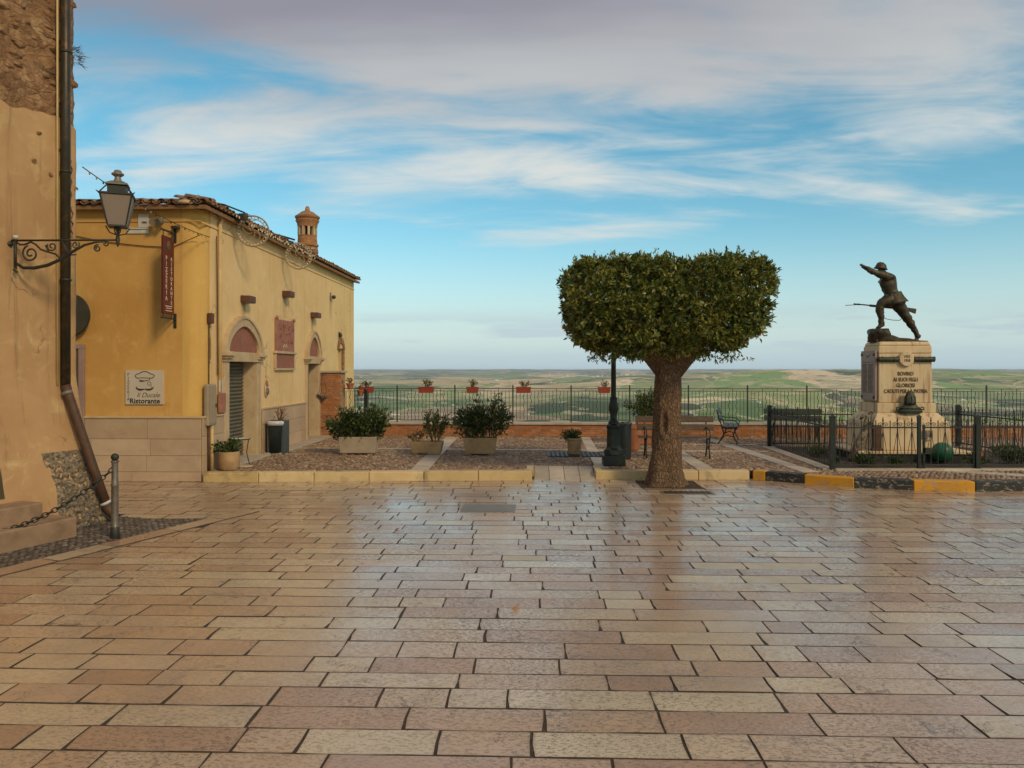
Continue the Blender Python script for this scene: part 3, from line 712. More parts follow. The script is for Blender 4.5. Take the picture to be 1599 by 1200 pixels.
# ------------------------------------------------------------------ yellow building
hb = thing('yellow_house', 'single storey ochre plastered house with tiled eaves and stone doorways', 'house', (-5.99, 13.62, 0))
OX, OY = 5.99, 13.62
def hp(mb, name, material, parent=hb, **kw):   # geometry given in world coordinates, stored relative to the house
    mb.v = [(x + OX, y - OY, z) for x, y, z in mb.v]
    return mb.build(name, material, parent, **kw)
WX, FYW = -5.99, 13.62
EZ = 4.90
CR = .34
m = MB(); m.box(-13, WX - CR, FYW, FYW + .4, -.2, EZ); hp(m, 'front_wall', 'ochre_plaster')
m = MB(); m.prism([(WX - CR + CR * math.sin(R(90) * k / 12), FYW + CR - CR * math.cos(R(90) * k / 12)) for k in range(13)] + [(WX - .02, FYW + .402), (WX - CR + .002, FYW + .402)], -.2, EZ, lambda a, b, c: (a, b, c)); smooth_by_angle(hp(m, 'rounded_corner', 'lit_corner_plaster'), 30)
m = MB()
D1 = (14.78, 16.28, 2.17); D2 = (19.98, 20.98, 2.17); W3 = (23.25, 23.8, 2.66)
def wl(y0, y1, z0, z1): m.box(WX - .4, WX, y0, y1, z0, z1)
wl(FYW + .401, D1[0], -.2, EZ); wl(D1[1], D2[0], -.2, EZ); wl(D2[1], W3[0], -.2, EZ); wl(W3[1], 25.24, -3, EZ)
wl(D1[0], D1[1], D1[2], EZ); wl(D2[0], D2[1], D2[2], EZ); wl(W3[0], W3[1], W3[2], EZ); wl(W3[0], W3[1], -3, 1.90)
hp(m, 'side_wall', 'straw_plaster')
m = MB(); m.box(-13, WX - .4, 25.0, 25.24, -3, EZ); m.box(-13, -12.8, FYW + .4, 25, -3, EZ); hp(m, 'rear_wall', 'straw_plaster')
m = MB(); m.box(-12.5, WX - .45, FYW + .5, 24.9, 0, .1); hp(m, 'inner_floor', 'mortar')
# line of moulding under the eaves
m = MB(); m.box(-13, WX + .018, FYW - .018, FYW - .001, 4.66, 4.685); hp(m, 'string_course', 'ochre_plaster')
m = MB(); m.box(WX + .001, WX + .02, FYW, 25.24, 4.64, 4.665); hp(m, 'string_course', 'straw_plaster')
# plinth slabs
pl_top = 1.13
m = MB(); m.box(-13, WX - .005, FYW - .015, FYW - .001, 0, pl_top); front_plinth = hp(m, 'plinth', 'mortar')
for r_, (z0, z1) in enumerate(((.0, .17), (.17, .46), (.46, .76), (.76, pl_top))):
    x = WX + .012
    while x > -9.5:
        L = rng.uniform(.8, 1.35); m = MB(); m.box(max(x - L, -9.6) + .003, x - .003, FYW - .035, FYW - .002, z0 + .0025, z1 - .0025); hp(m, 'plinth_slab', 'plinth_stone', front_plinth, bevel=.004); x -= L
m = MB(); m.box(-13, WX + .03, FYW - .055, FYW - .001, pl_top, pl_top + .035); hp(m, 'plinth_cap', 'dressed_stone', bevel=.006)
m = MB(); m.box(WX + .001, WX + .012, FYW, 14.55, 0, pl_top); m.box(WX + .001, WX + .012, 16.66, 19.82, 0, pl_top); side_plinth = hp(m, 'plinth', 'mortar')
for (a, b) in ((FYW + .0, 14.55), (16.66, 19.82)):
    for (z0, z1) in ((.0, .46), (.46, .80), (.80, pl_top)):
        yy = a
        while yy < b - .05:
            L = rng.uniform(.7, 1.1); e = min(yy + L, b)
            if b - e < .25: e = b
            m = MB(); m.box(WX + .004, WX + .035, yy + .0025, e - .0025, z0 + .0025, z1 - .0025); hp(m, 'plinth_slab', 'plinth_stone', side_plinth, bevel=.004); yy = e
    m = MB(); m.box(WX + .001, WX + .055, a, b, pl_top, pl_top + .035); hp(m, 'plinth_cap', 'dressed_stone', bevel=.006)
m = MB(); m.box(WX + .04, WX + .42, 16.7, 21.0, TZ - .05, TZ + .03); hp(m, 'wall_foot_slab', 'pale_strip', bevel=.01)

def arch_pts(c, hw, hh, z0, n_=18, pw=1.75):
    return [(c + hw * math.cos(math.pi * k / n_), z0 + hh * (max(0, math.sin(math.pi * k / n_)) ** (1 / 1.0)) * (1 + .12 * math.sin(math.pi * k / n_) ** 6)) for k in range(n_ + 1)]
def doorway(y0, y1, top, hw, hh, ihw, ihh, spring, jw, shutter):
    d = thing('doorway', '', ''); del d['label']; del d['category']
    d.parent = hb; c = (y0 + y1) / 2
    fx = lambda a, b, cc: (cc, a, b)
    for s in (-1, 1):
        e = y0 if s < 0 else y1
        m = MB(); m.box(WX - .30, WX + .05, min(e - s * .006, e + s * jw), max(e - s * .006, e + s * jw), TZ - .02, top - .004); hp(m, 'jamb', 'dressed_stone', d, bevel=.012)
        m = MB()
        for (o_, za, zb) in ((.03, top - .01, top + .05), (.07, top + .05, top + .10), (.11, top + .10, top + .155), (.06, top + .155, spring)):
            m.box(WX - .02, WX + .05 + o_, min(e - s * .06, e + s * (jw + o_)), max(e - s * .06, e + s * (jw + o_)), za, zb)
        hp(m, 'capital', 'dressed_stone', d, bevel=.008)
    m = MB(); m.box(WX - .30, WX + .04, y0 + .07, y1 - .07, top - .006, spring); hp(m, 'lintel', 'dressed_stone', d, bevel=.008)
    ou = arch_pts(c, hw, hh, spring); inn = arch_pts(c, ihw, ihh, spring)
    m = MB(); n_ = len(ou)
    for x0, x1, O, I in ((WX + .001, WX + .075, ou, inn), (WX + .076, WX + .10, ou, [(c + (p[0] - c) * .93 + 0, spring + (p[1] - spring) * .93) for p in ou])):
        vs = []; fs = []
        for i in range(n_): vs += [(x0, *O[i]), (x1, *O[i]), (x1, *I[i]), (x0, *I[i])]
        for i in range(n_ - 1):
            for k in range(4): fs.append((i * 4 + k, i * 4 + (k + 1) % 4, i * 4 + 4 + (k + 1) % 4, i * 4 + 4 + k))
        fs += [(0, 1, 2, 3), tuple((n_ - 1) * 4 + k for k in (3, 2, 1, 0))]
        m.add(vs, fs)
    hp(m, 'arch_moulding', 'dressed_stone', d)
    m = MB(); m.prism(inn, WX + .001, WX + .022, fx); hp(m, 'tympanum', 'red_recess', d)
    m = MB(); m.box(WX - .30, WX - .295, y0, y1, TZ, top); hp(m, 'door_back', 'door_wood', d)
    if shutter:
        for k in range(26):
            z = TZ + .02 + k * (top - TZ - .03) / 26; hgt = (top - TZ - .03) / 26
            m = MB(); m.prism([(WX - .275, z), (WX - .262, z + hgt * .15), (WX - .240, z + hgt * .5), (WX - .262, z + hgt * .85), (WX - .275, z + hgt * .99)], y0 + .01, y1 - .01, lambda a, b, cc: (a, cc, b)); hp(m, 'shutter_slat', 'shutter_metal', d)
    else:
        m = MB(); m.box(WX - .29, WX - .23, y0 + .02, y1 - .02, TZ + .02, top - .02)
        for k in range(3):
            z0 = TZ + .15 + k * .62; m.box(WX - .229, WX - .215, y0 + .16, y1 - .16, z0, z0 + .5)
        hp(m, 'door_leaf', 'door_wood', d, bevel=.01)
    m = MB(); m.box(WX - .3, WX + .30, y0 - .12, y1 + .12, TZ - .05, TZ + .04); hp(m, 'threshold', 'pale_strip', d, bevel=.012)
    return d
doorway(*D1, 1.02, .66, .80, .47, 2.36, .22, True)
doorway(*D2, .66, .62, .46, .46, 2.36, .15, False)
# narrow arched window at the far end with a brick arch
wd = bpy.data.objects.new('window', None); COL.objects.link(wd); wd.parent = hb
m = MB(); m.box(WX - .25, WX - .24, W3[0], W3[1], 1.9, W3[2] + .1); hp(m, 'pane', 'mirror_dark', wd)
for k in range(9):
    a = math.pi * (k + .5) / 9; c = (W3[0] + W3[1]) / 2
    m = MB(); Mx = Matrix.Translation((WX + .01, c + .34 * math.cos(a), W3[2] - .05 + .30 * math.sin(a))) @ Matrix.Rotation(a - math.pi / 2, 4, 'X')
    m.box(-.02, .02, -.055, .055, -.09, .09, Mx); hp(m, 'brick', 'old_brick', wd)
for k in range(11):
    m = MB(); m.box(WX - .03, WX + .02, W3[1] - .02, W3[1] + .13 + .04 * (k % 2), 1.88 + k * .068, 1.94 + k * .068); hp(m, 'brick', 'old_brick', wd)
# red relief plaque with pale sill below
pq = bpy.data.objects.new('stone_plaque', None); COL.objects.link(pq); pq.parent = hb
m = MB(); m.box(WX + .001, WX + .05, 17.5, 18.82, 2.44, 3.18); hp(m, 'relief_panel', 'red_stone', pq, bevel=.01)
m = MB(); m.box(WX + .001, WX + .08, 17.40, 18.92, 2.38, 2.44); hp(m, 'sill', 'dressed_stone', pq, bevel=.008)
m = MB(); m.box(WX + .001, WX + .04, 17.5, 18.82, 2.04, 2.38); hp(m, 'lower_panel', 'red_recess', pq, bevel=.006)
m = MB(); m.box(WX + .001, WX + .06, 17.46, 18.86, 1.99, 2.04); m.box(WX + .001, WX + .055, 17.44, 17.5, 2.04, 2.38); m.box(WX + .001, WX + .055, 18.82, 18.87, 2.04, 2.38); hp(m, 'moulding', 'dressed_stone', pq, bevel=.006)
for sy in (17.54, 18.78):
    m = MB(); m.lathe([(.02, 0), (.045, .03), (.03, .06), (.012, .09)], (WX + .05, sy, 3.17), 10); hp(m, 'finial', 'red_stone', pq, smooth=True)
for k in range(46):
    m = MB(); cy, cz = rng.uniform(17.6, 18.72), rng.uniform(2.66, 3.1)
    Mx = Matrix.Translation((WX + .05, cy, cz)) @ Matrix.Rotation(rng.uniform(0, 3.14), 4, 'X'); m.box(-.004, rng.uniform(.008, .022), -rng.uniform(.03, .08), .05, -.018, .018, Mx)
    hp(m, 'relief_figure', 'red_stone', pq, bevel=.005)
m = MB(); m.tube([(WX + .056, 17.95, 2.52), (WX + .056, 18.05, 2.60), (WX + .056, 18.12, 2.52), (WX + .056, 18.2, 2.6), (WX + .056, 18.3, 2.52)], .008, 5); hp(m, 'carved_mark', 'sign_letter', pq)
# roof
SLP = math.tan(R(13))
EX, EY = WX + .16, FYW - .16       # eave lines
m = MB(); HX = -9.6; rise = (EX - HX) * SLP
m.add([(EX, EY, EZ + .03), (EX, 25.4, EZ + .03), (HX, 25.4, EZ + .03 + rise), (HX, EY + (EX - HX), EZ + .03 + rise), (-13.2, EY, EZ + .03), (-13.2, EY + (EX - HX), EZ + .03 + rise), (-13.2, 25.4, EZ + .03)],
      [(0, 1, 2, 3), (4, 0, 3, 5), (5, 3, 2, 6)])
m.v = m.v + [(x, y, z - .07) for x, y, z in m.v]; nf = len(m.f)
m.f = m.f + [tuple(i + 7 for i in reversed(f)) for f in m.f] + [(0, 1, 8, 7), (4, 0, 7, 11)]
roof = hp(m, 'roof', 'roof_tile')
def tile_mesh(r0, r1, L, up=True):
    mb = MB(); n_ = 6; vs = []; s = 1 if up else -1
    for yy, r in ((0, r0), (L, r1)):
        for k in range(n_ + 1):
            a = math.pi * k / n_; vs.append((r * math.cos(a), yy, s * r * math.sin(a) * .8))
        for k in range(n_ + 1):
            a = math.pi * k / n_; vs.append(((r - .014) * math.cos(a), yy, s * (r - .014) * math.sin(a) * .8))
    q = 2 * (n_ + 1); fs = []
    for k in range(n_):
        fs += [(k, k + 1, q + k + 1, q + k), (n_ + 1 + k, q + n_ + 1 + k, q + n_ + 2 + k, n_ + 2 + k), (k, n_ + 1 + k, n_ + 2 + k, k + 1), (q + k, q + k + 1, q + n_ + 2 + k, q + n_ + 1 + k)]
    mb.add(vs, fs); return mb.mesh('tile', 'roof_tile', False)
cov = tile_mesh(.080, .068, .44); und = tile_mesh(.075, .085, .44, False)
def put_tile(me, x, y, z, rz):
    o = link('tile', me, roof, (x + OX, y - OY, z)); o.rotation_euler = Euler((R(13) + rng.gauss(0, .02), rng.gauss(0, .03), rz + rng.gauss(0, .03)), 'XYZ')
x = EX - .05
while x > -8.75:
    put_tile(und, x - .09, EY - .06, EZ + .095, 0); put_tile(cov, x, EY - .03 + rng.uniform(-.02, .02), EZ + .075 + rng.uniform(-.01, .01), 0); 
    if x < EX - .62: put_tile(cov, x, EY + .34, EZ + .16, 0)
    x -= .185
yy = EY + .08
while yy < 25.3:
    put_tile(und, EX + .06, yy + .09, EZ + .115, R(90)); put_tile(cov, EX + .03 + rng.uniform(-.02, .02), yy, EZ + .10 + rng.uniform(-.012, .012), R(90)); 
    if yy > EY + .62: put_tile(cov, EX - .34, yy, EZ + .185, R(90))
    yy += .185
for k in range(3): put_tile(cov, EX - .06 - k * .30, EY + .06 + k * .30, EZ + .125 + k * .075, R(45))
# round brick chimney
ch = bpy.data.objects.new('chimney', None); COL.objects.link(ch); ch.parent = hb; ch.location = (-.37 * .12, 7.68 * .12, -.42); ch.scale = (.88, .88, 1)
CX, CY = -6.36, 21.3
m = MB(); m.lathe([(.30, 5.0), (.30, 5.86)], (CX, CY, 0), 20); hp(m, 'chimney_stack', 'old_brick', ch)
for row in range(10):
    for k in range(12):
        a = 2 * math.pi * (k + .5 * (row % 2)) / 12 + rng.uniform(-.03, .03)
        m = MB(); Mx = Matrix.Translation((CX + .31 * math.cos(a), CY + .31 * math.sin(a), 5.12 + row * .074)) @ Matrix.Rotation(a, 4, 'Z')
        m.box(-.02, .012 + rng.uniform(0, .012), -.07, .07, -.03, .03, Mx)
        if math.sin(a) < .4 or math.cos(a) > .2: hp(m, 'brick', 'old_brick', ch)
m = MB(); m.lathe([(.33, 5.86), (.345, 5.88), (.345, 5.92), (.31, 5.95), (.29, 6.14), (.30, 6.16)], (CX, CY, 0), 20); hp(m, 'chimney_band', 'old_brick', ch)
for k in range(10):
    a = 2 * math.pi * (k + .2) / 10
    m = MB(); Mx = Matrix.Translation((CX + .265 * math.cos(a), CY + .265 * math.sin(a), 6.16)) @ Matrix.Rotation(a, 4, 'Z'); m.box(-.05, .035, -.035, .035, 0, .24, Mx); hp(m, 'smoke_slot_pier', 'dressed_stone', ch)
m = MB(); m.lathe([(.15, 6.1), (.15, 6.42)], (CX, CY, 0), 12); hp(m, 'flue', 'cable_black', ch)
m = MB(); m.lathe([(.30, 6.40), (.31, 6.44), (.32, 6.50), (.36, 6.56), (.37, 6.59), (.34, 6.61), (.385, 6.66), (.385, 6.70), (.30, 6.75), (.18, 6.83), (.085, 6.86), (.06, 6.96), (.035, 6.99), (.0, 6.995)], (CX, CY, 0), 22); o = hp(m, 'chimney_cap', 'old_brick', ch); smooth_by_angle(o, 35)

# ------------------------------------------------------------------ old house on the left
UA = Vector((.31, .91, 0)).normalized(); UN = Vector((UA.y, -UA.x, 0))       # along the wall (away from the viewer), out of the wall
C0 = Vector((-6.07, 10.02, 0))
oh = thing('old_house', 'old tan plastered house with bare rubble masonry above, at left edge', 'house', C0)
def wall_pt(t, z, off):       # t metres back towards the viewer from the far corner, relative to C0
    fl = .40 * (max(0, (2.0 - z) / 2.0) ** 1.5)
    p = -UA * t + UN * (fl + off)
    p += UA * fl * .55 * max(0, 1 - t / 1.0)
    return (p.x, p.y, z)
def rough(t, z, amp): return amp * (mnoise.fractal(Vector((t * 2.2, z * 2.2, 1)), 1, 2, 4))
PLZ = lambda t: 5.18 + .06 * math.sin(t * 5) + .10 * t + .04 * mnoise.noise(Vector((t * 6, 0, 5)))
def wall_strip(z0, z1, nz, offs, mtl, name, t0=-.0, t1=7.0, skip=None, ret=True):
    ts = [0, .02, .05] + [.1 + .06 * k for k in range(34)] + [2.3, 2.8, 3.5, 4.5, 6, 7.5, 9]
    rt = [.03, .1, .3, .8, 1.6, 3.0] if ret else []
    cols = [('r', a) for a in reversed(rt)] + [('f', t) for t in ts]
    vs = []; fs = []
    for j in range(nz + 1):
        for kind, a in cols:
            if kind == 'f':
                zz0 = z0(a) if callable(z0) else z0; zz1 = z1(a) if callable(z1) else z1
                z = zz0 + (zz1 - zz0) * j / nz
                rnd_ = -.025 * max(0, 1 - a / .05)
                vs.append(wall_pt(a, z, offs(a, z) + rnd_))
            else:
                zz0 = z0(0) if callable(z0) else z0; zz1 = z1(0) if callable(z1) else z1
                z = zz0 + (zz1 - zz0) * j / nz
                p = Vector(wall_pt(0, z, offs(0, z) - .025)) - UN * a + UA * (.02 + offs(a + 3, z))
                vs.append((p.x, p.y, z))
    n_ = len(cols)
    for j in range(nz):
        for i in range(n_ - 1):
            kind, a = cols[i + 1]
            zc_ = vs[j * n_ + i + 1][2] + .01
            if skip and kind == 'f' and cols[i][0] == 'f' and skip(cols[i][1] + .01, zc_): continue
            fs.append((j * n_ + i, j * n_ + i + 1, (j + 1) * n_ + i + 1, (j + 1) * n_ + i))
    mb = MB(); mb.add(vs, fs); o = mb.build(name, mtl, oh, smooth=True); return o
DR = (1.16, 2.05, .47, 2.36)
wall_strip(-.1, PLZ, 110, lambda t, z: rough(t, z, .012), 'tan_plaster', 'wall', skip=lambda t, z: DR[0] < t < DR[1] and DR[2] < z < DR[3])
wall_strip(lambda t: PLZ(t) - .03, 9.5, 90, lambda t, z: -.045 + rough(t * 2, z * 2, .05), 'rubble_masonry', 'upper_wall')
# single stones standing proud of the bare masonry
for k in range(70):
    t_, z_ = rng.uniform(.0, 1.1), rng.uniform(5.35, 7.0)
    if z_ < PLZ(t_) + .08: continue
    sx, sz, sy = rng.uniform(.05, .13), rng.uniform(.035, .07), rng.uniform(.02, .05)
    mb = MB(); n0 = []
    bmx = bmesh.new(); bmesh.ops.create_icosphere(bmx, subdivisions=1, radius=1)
    vs = [(v_.co.x * sx * (1 + rng.uniform(-.2, .2)), v_.co.y * sy, v_.co.z * sz * (1 + rng.uniform(-.2, .2))) for v_ in bmx.verts]; fs = [tuple(v_.index for v_ in f_.verts) for f_ in bmx.faces]; bmx.free()
    mb.add(vs, fs); p = wall_pt(t_, z_, -.055)
    o = mb.build('stone', 'rubble_masonry', oh, loc=p, rz=math.atan2(UA.y, UA.x))
# patch of rough stone at the foot
vs = []; fs = []; nt_, nz_ = 40, 60
for j in range(nz_ + 1):
    for i in range(nt_ + 1):
        z = .0 + .96 * j / nz_; t_ = .02 + (.62 - .06 * (1 - z)) * i / nt_ + .03 * math.sin(z * 9)
        edge = min(i, nt_ - i, nz_ - j, 4) / 4
        vs.append(wall_pt(t_, z, .004 + edge * .012 + edge * .045 * mnoise.fractal(Vector((t_ * 22, z * 22, 2)), 1, 2, 4)))
for j in range(nz_):
    for i in range(nt_): fs.append((j * (nt_ + 1) + i, j * (nt_ + 1) + i + 1, (j + 1) * (nt_ + 1) + i + 1, (j + 1) * (nt_ + 1) + i))
mb = MB(); mb.add(vs, fs); mb.build('bare_stone_patch', 'lava_stone', oh, smooth=True)
# door recess, steps
def ohbox(name, t0, t1, o0, o1, z0, z1, mtl, parent=oh, bevel=.0):
    vs = []
    for z in (z0, z1):
        for o_ in (o0, o1):
            for t_ in (t0, t1):
                p = -UA * t_ + UN * o_; vs.append((p.x, p.y, z))
    mb = MB(); mb.add(vs, [(0, 2, 3, 1), (4, 5, 7, 6), (0, 1, 5, 4), (2, 6, 7, 3), (0, 4, 6, 2), (1, 3, 7, 5)]); return mb.build(name, mtl, parent, bevel=bevel)
dr = bpy.data.objects.new('door', None); COL.objects.link(dr); dr.parent = oh
ohbox('door_leaf', DR[0] - .1, DR[1] + .1, -.22, -.17, .42, 2.45, 'door_wood', dr)
ohbox('jamb', DR[0] - .06, DR[0], -.2, .0, .42, 2.42, 'tan_plaster', dr); ohbox('jamb', DR[1], DR[1] + .06, -.2, .0, .42, 2.42, 'tan_plaster', dr); ohbox('lintel', DR[0] - .06, DR[1] + .06, -.2, -.005, 2.36, 2.46, 'tan_plaster', dr)
ohbox('step', .98, 2.6, -.1, .62, -.04, .44, 'step_stone', oh, .015); ohbox('step', .72, 2.9, -.1, .86, -.05, .24, 'step_stone', oh, .02)
# ledge with dry weeds, plaster scars
V0 = []
for k in range(60):
    V0.append((.0 + rng.uniform(-.02, .12), rng.uniform(6.05, 6.25)))
p0 = np.array([wall_pt(a, b, .01) for a, b in V0]); dirs = unit(60) * .8 + np.array([UN.x * .7 + .3, UN.y * .3 + .3, -.1])
link('weed_tuft', leaves_mesh('weed_tuft', p0, dirs, nrng.uniform(.06, .16, 60), nrng.uniform(.006, .015, 60), 'dry_leaf'), oh)
for (t_, z_) in ((.55, 4.98), (.28, 4.85), (.62, 4.62), (.40, 4.5), (.02, 4.4)):
    mb = MB(); q = [(math.cos(a) * .035 * rng.uniform(.6, 1.2), math.sin(a) * .03 * rng.uniform(.5, 1.2)) for a in [k * .7 for k in range(9)]]
    vs = [wall_pt(t_ + a, z_ + b, .012) for a, b in q] + [wall_pt(t_, z_, .02)]
    mb.add(vs, [(i, (i + 1) % 9, 9) for i in range(9)]); mb.build('plaster_scar', 'rubble_masonry', oh)

for (t_, za, zb) in ((.10, 4.75, 4.25), (.085, 4.15, 3.75), (.105, 3.68, 3.58), (.17, 3.66, 3.58)):
    pts = [wall_pt(t_ + .018 * math.sin(k * 2.1) + .01 * rng.random(), za + (zb - za) * k / 9, .010) for k in range(10)]
    mb = MB(); mb.tube(pts, [.004 + .010 * rng.random() for _ in pts], 5); mb.build('plaster_crack', 'rubble_masonry', oh)
# rainwater pipe
def wp_(t, z, off): a = wall_pt(t, z, off); return (a[0] + C0.x, a[1] + C0.y, a[2])
dp = thing('drain_pipe', 'dark brown rainwater pipe bending outwards at the foot of the old house', 'pipe')
def wpl(t, z, off): return tuple(Vector(C0) + (-UA * t + UN * off) + Vector((0, 0, z)))
m = MB(); m.tube([wpl(.235, 9.2, .075), wpl(.235, 1.78, .075)], .058, 14); m.build('upper_pipe', 'pipe_brown', dp, smooth=True)
m = MB(); m.tube([wpl(.235, 1.80, .075), wpl(.225, 1.70, .10), wpl(.05, .72, .34), wpl(-.06, .20, .46)], .060, 14); m.build('lower_pipe', 'pipe_rust', dp, smooth=True)
m = MB(); m.tube([wpl(-.05, .25, .45), wpl(-.075, .14, .49), wpl(-.10, .06, .58)], [.066, .062, .055], 14); m.build('spout', 'pipe_rust', dp, smooth=True)
for z in (6.1, 4.55, 3.15): 
    m = MB(); m.tube([wpl(.235, z, .075), wpl(.235, z + .03, .075)], .068, 14); m.build('pipe_clip', 'iron_dark', dp, smooth=True)
m = MB(); m.tube([wpl(.233, 1.72, .09), wpl(.228, 1.68, .105)], .068, 14); m.build('pipe_collar', 'grey_metal', dp, smooth=True)
m = MB(); m.tube([wpl(-.04, .27, .445), wpl(-.05, .24, .455)], .069, 14); m.build('pipe_collar', 'white_plate', dp, smooth=True)
m = MB(); m.tube([wpl(.31, 9.0, .02), wpl(.31, 1.8, .02)], .014, 8); m.build('conduit', 'painted_pipe', dp, smooth=True)

# ------------------------------------------------------------------ wall lantern on wrought bracket
LX0 = C0 - UA * .93; BZ = 3.57
br = thing('wall_lantern', 'wrought iron scroll bracket carrying a glazed street lantern on the old house', 'lantern', (LX0.x + .02, LX0.y, BZ))
def sc(pts, r, name='scroll', seg=7, par_=br, mtl='iron_dark'):
    m = MB(); m.tube([(a, 0, b) for a, b in pts], r, seg); return m.build(name, mtl, par_, smooth=True)
def spiral(cx, cz, r0, r1, a0, turns, n_=26):
    return [(cx + (r0 + (r1 - r0) * k / n_) * math.cos(a0 + turns * 6.283 * k / n_), cz + (r0 + (r1 - r0) * k / n_) * math.sin(a0 + turns * 6.283 * k / n_)) for k in range(n_ + 1)]
sc([(0, 0), (1.32, 0)], .013, 'arm')
sc([(0.05, .0), (.05, -.33)], .016, 'back_plate'); sc([(.05, .06), (.05, .02)], .03, 'back_cap', mtl='white_plate')
sc([(.06, -.28), (.14, -.33), (.28, -.335), (.45, -.30), (.60, -.235), (.75, -.14), (.90, -.06), (1.02, -.03), (1.12, -.02)], [.018, .020, .021, .021, .02, .018, .015, .012, .008], 'brace')
sc(spiral(.235, -.16, .105, .02, 1.9, 1.6), .011); sc([(.06, -.02), (.10, -.05), (.16, -.05), (.24, -.02), (.30, -.05), (.36, -.11), (.45, -.14), (.55, -.17), (.60, -.22)], .012)
sc(spiral(.50, -.075, .06, .015, 2.6, 1.4), .009); sc(spiral(.79, -.055, .05, .012, .6, -1.3), .008); sc(spiral(1.06, -.10, .045, .014, 1.3, 1.4), .009); sc(spiral(1.17, -.04, .035, .012, 3.2, 1.1), .008)
sc([(.42, -.06), (.44, -.10), (.46, -.14)], .009); sc([(.62, -.01), (.66, -.08), (.68, -.18)], .010); sc([(.68, -.18), (.80, -.175)], .009); sc([(.06, -.33), (.03, -.36), (.07, -.38)], .014)
sc([(-.16, -.04), (.0, -.04)], .035, 'junction_box', 6); 
LB = .05   # lantern rises from the arm end at x=1.31
lcx = 1.31
m = MB(); m.lathe([(.0, -.09), (.012, -.07), (.02, -.04), (.026, 0), (.02, .04), (.016, .1), (.03, .13), (.045, .155)], (lcx, 0, 0), 10); m.build('stem', 'iron_dark', br, smooth=True)
for k in range(4):
    a = R(45 + 90 * k); m = MB(); m.tube([(lcx + .02 * math.cos(a), .02 * math.sin(a), .06), (lcx + .09 * math.cos(a), .09 * math.sin(a), .08), (lcx + .135 * math.cos(a), .135 * math.sin(a), .155)], .008, 6); m.build('foot_strut', 'iron_dark', br)
bt, tp, z0, z1 = .10, .172, .165, .52
for k in range(4):
    a = R(90 * k) + R(22); Mx = Matrix.Translation((lcx, 0, 0)) @ Matrix.Rotation(a, 4, 'Z')
    m = MB(); vs = [Mx @ Vector(p) for p in ((bt - .006, -bt + .01, z0), (bt - .006, bt - .01, z0), (tp - .006, tp - .012, z1), (tp - .006, -tp + .012, z1), (bt - .010, -bt + .01, z0), (bt - .010, bt - .01, z0), (tp - .010, tp - .012, z1), (tp - .010, -tp + .012, z1))]
    m.add(vs, [(0, 1, 2, 3), (7, 6, 5, 4), (0, 4, 5, 1), (1, 5, 6, 2), (2, 6, 7, 3), (3, 7, 4, 0)]); m.build('glass_pane', 'frosted_glass', br)
    m = MB(); m.tube([Mx @ Vector((bt, bt, z0)), Mx @ Vector((tp, tp, z1))], .009, 6); m.build('corner_bar', 'iron_dark', br)
    m = MB(); m.tube([Mx @ Vector((tp, tp, z1 + .02)), Mx @ Vector((.09, .09, .66))], .008, 6); m.build('hood_bar', 'iron_dark', br)
    m = MB(); m.tube([Mx @ Vector((tp, tp, z1)), Mx @ Vector((tp + .035, tp + .035, z1 + .025))], [.012, .004], 6); m.build('corner_tip', 'iron_dark', br)
Mz = R(22)
m = MB(); m.lathe([(bt * 1.46, .150), (bt * 1.46, .168)], (lcx, 0, 0), 4, rot=R(45) + Mz); m.build('base_plate', 'iron_dark', br)
m = MB(); m.lathe([(tp * 1.44, z1 - .002), (tp * 1.50, z1 + .004), (tp * 1.50, z1 + .02), (tp * 1.2, z1 + .03), (tp * .85, z1 + .035), (tp * .85, z1 + .115)], (lcx, 0, 0), 4, rot=R(45) + Mz); m.build('hood_gallery', 'iron_dark', br)
m = MB(); m.lathe([(.175, .650), (.175, .664), (.09, .70)], (lcx, 0, 0), 4, rot=R(45) + Mz); m.build('hood_top', 'grey_metal', br)
m = MB(); m.lathe([(.06, .69), (.035, .74), (.035, .76), (.07, .785), (.07, .80), (.045, .815), (.04, .835), (.02, .845), (.0, .848)], (lcx, 0, 0), 16); smooth_by_angle(m.build('finial', 'grey_metal', br), 50)

# ------------------------------------------------------------------ things on the house walls
def wall_thing(name, label, cat, loc, group=None): return thing(name, label, cat, loc, 0, group)
# painted restaurant board
t = wall_thing('restaurant_sign', 'square off-white restaurant board with a chef hat and moustache drawing', 'sign', (-7.01, FYW - .001, 1.685))
m = MB(); m.box(-.345, .345, -.03, 0, -.305, .305); m.build('board', 'white_board', t, bevel=.004)
def ontext(body, size, x, z, mtl, parent=t, yoff=-.032, **kw):
    o = link('lettering', text_mesh(body, size, mtl, **kw), parent, (x, yoff, z)); o.rotation_euler = (R(90), 0, 0); return o
ontext('Ristorante', .128, .01, -.285, 'print_black', offset=.0028, space=1.02)
ontext('Il Ducale', .118, .07, -.175, 'print_brown', shear=.35)
ontext('P\nI\nZ\nZ\nE\nR\nI\nA', .072, -.29, .21, 'print_brown', line=.88)
def strokes(pts, r, name, mtl, parent=t, y=-.033, closed=False):
    m = MB(); m.tube([(a, y, b) for a, b in pts], r, 6, closed=closed); return m.build(name, mtl, parent)
hat = [(-.11, .165), (-.15, .18), (-.165, .21), (-.14, .24), (-.095, .245), (-.07, .265), (-.02, .285), (.04, .285), (.085, .265), (.11, .245), (.155, .24), (.185, .215), (.17, .185), (.13, .165), (.10, .17)]
strokes(hat, .006, 'hat_outline', 'print_black'); strokes([(-.11, .165), (-.05, .175), (.02, .17), (.10, .17), (.095, .13)], .005, 'hat_outline', 'print_black')
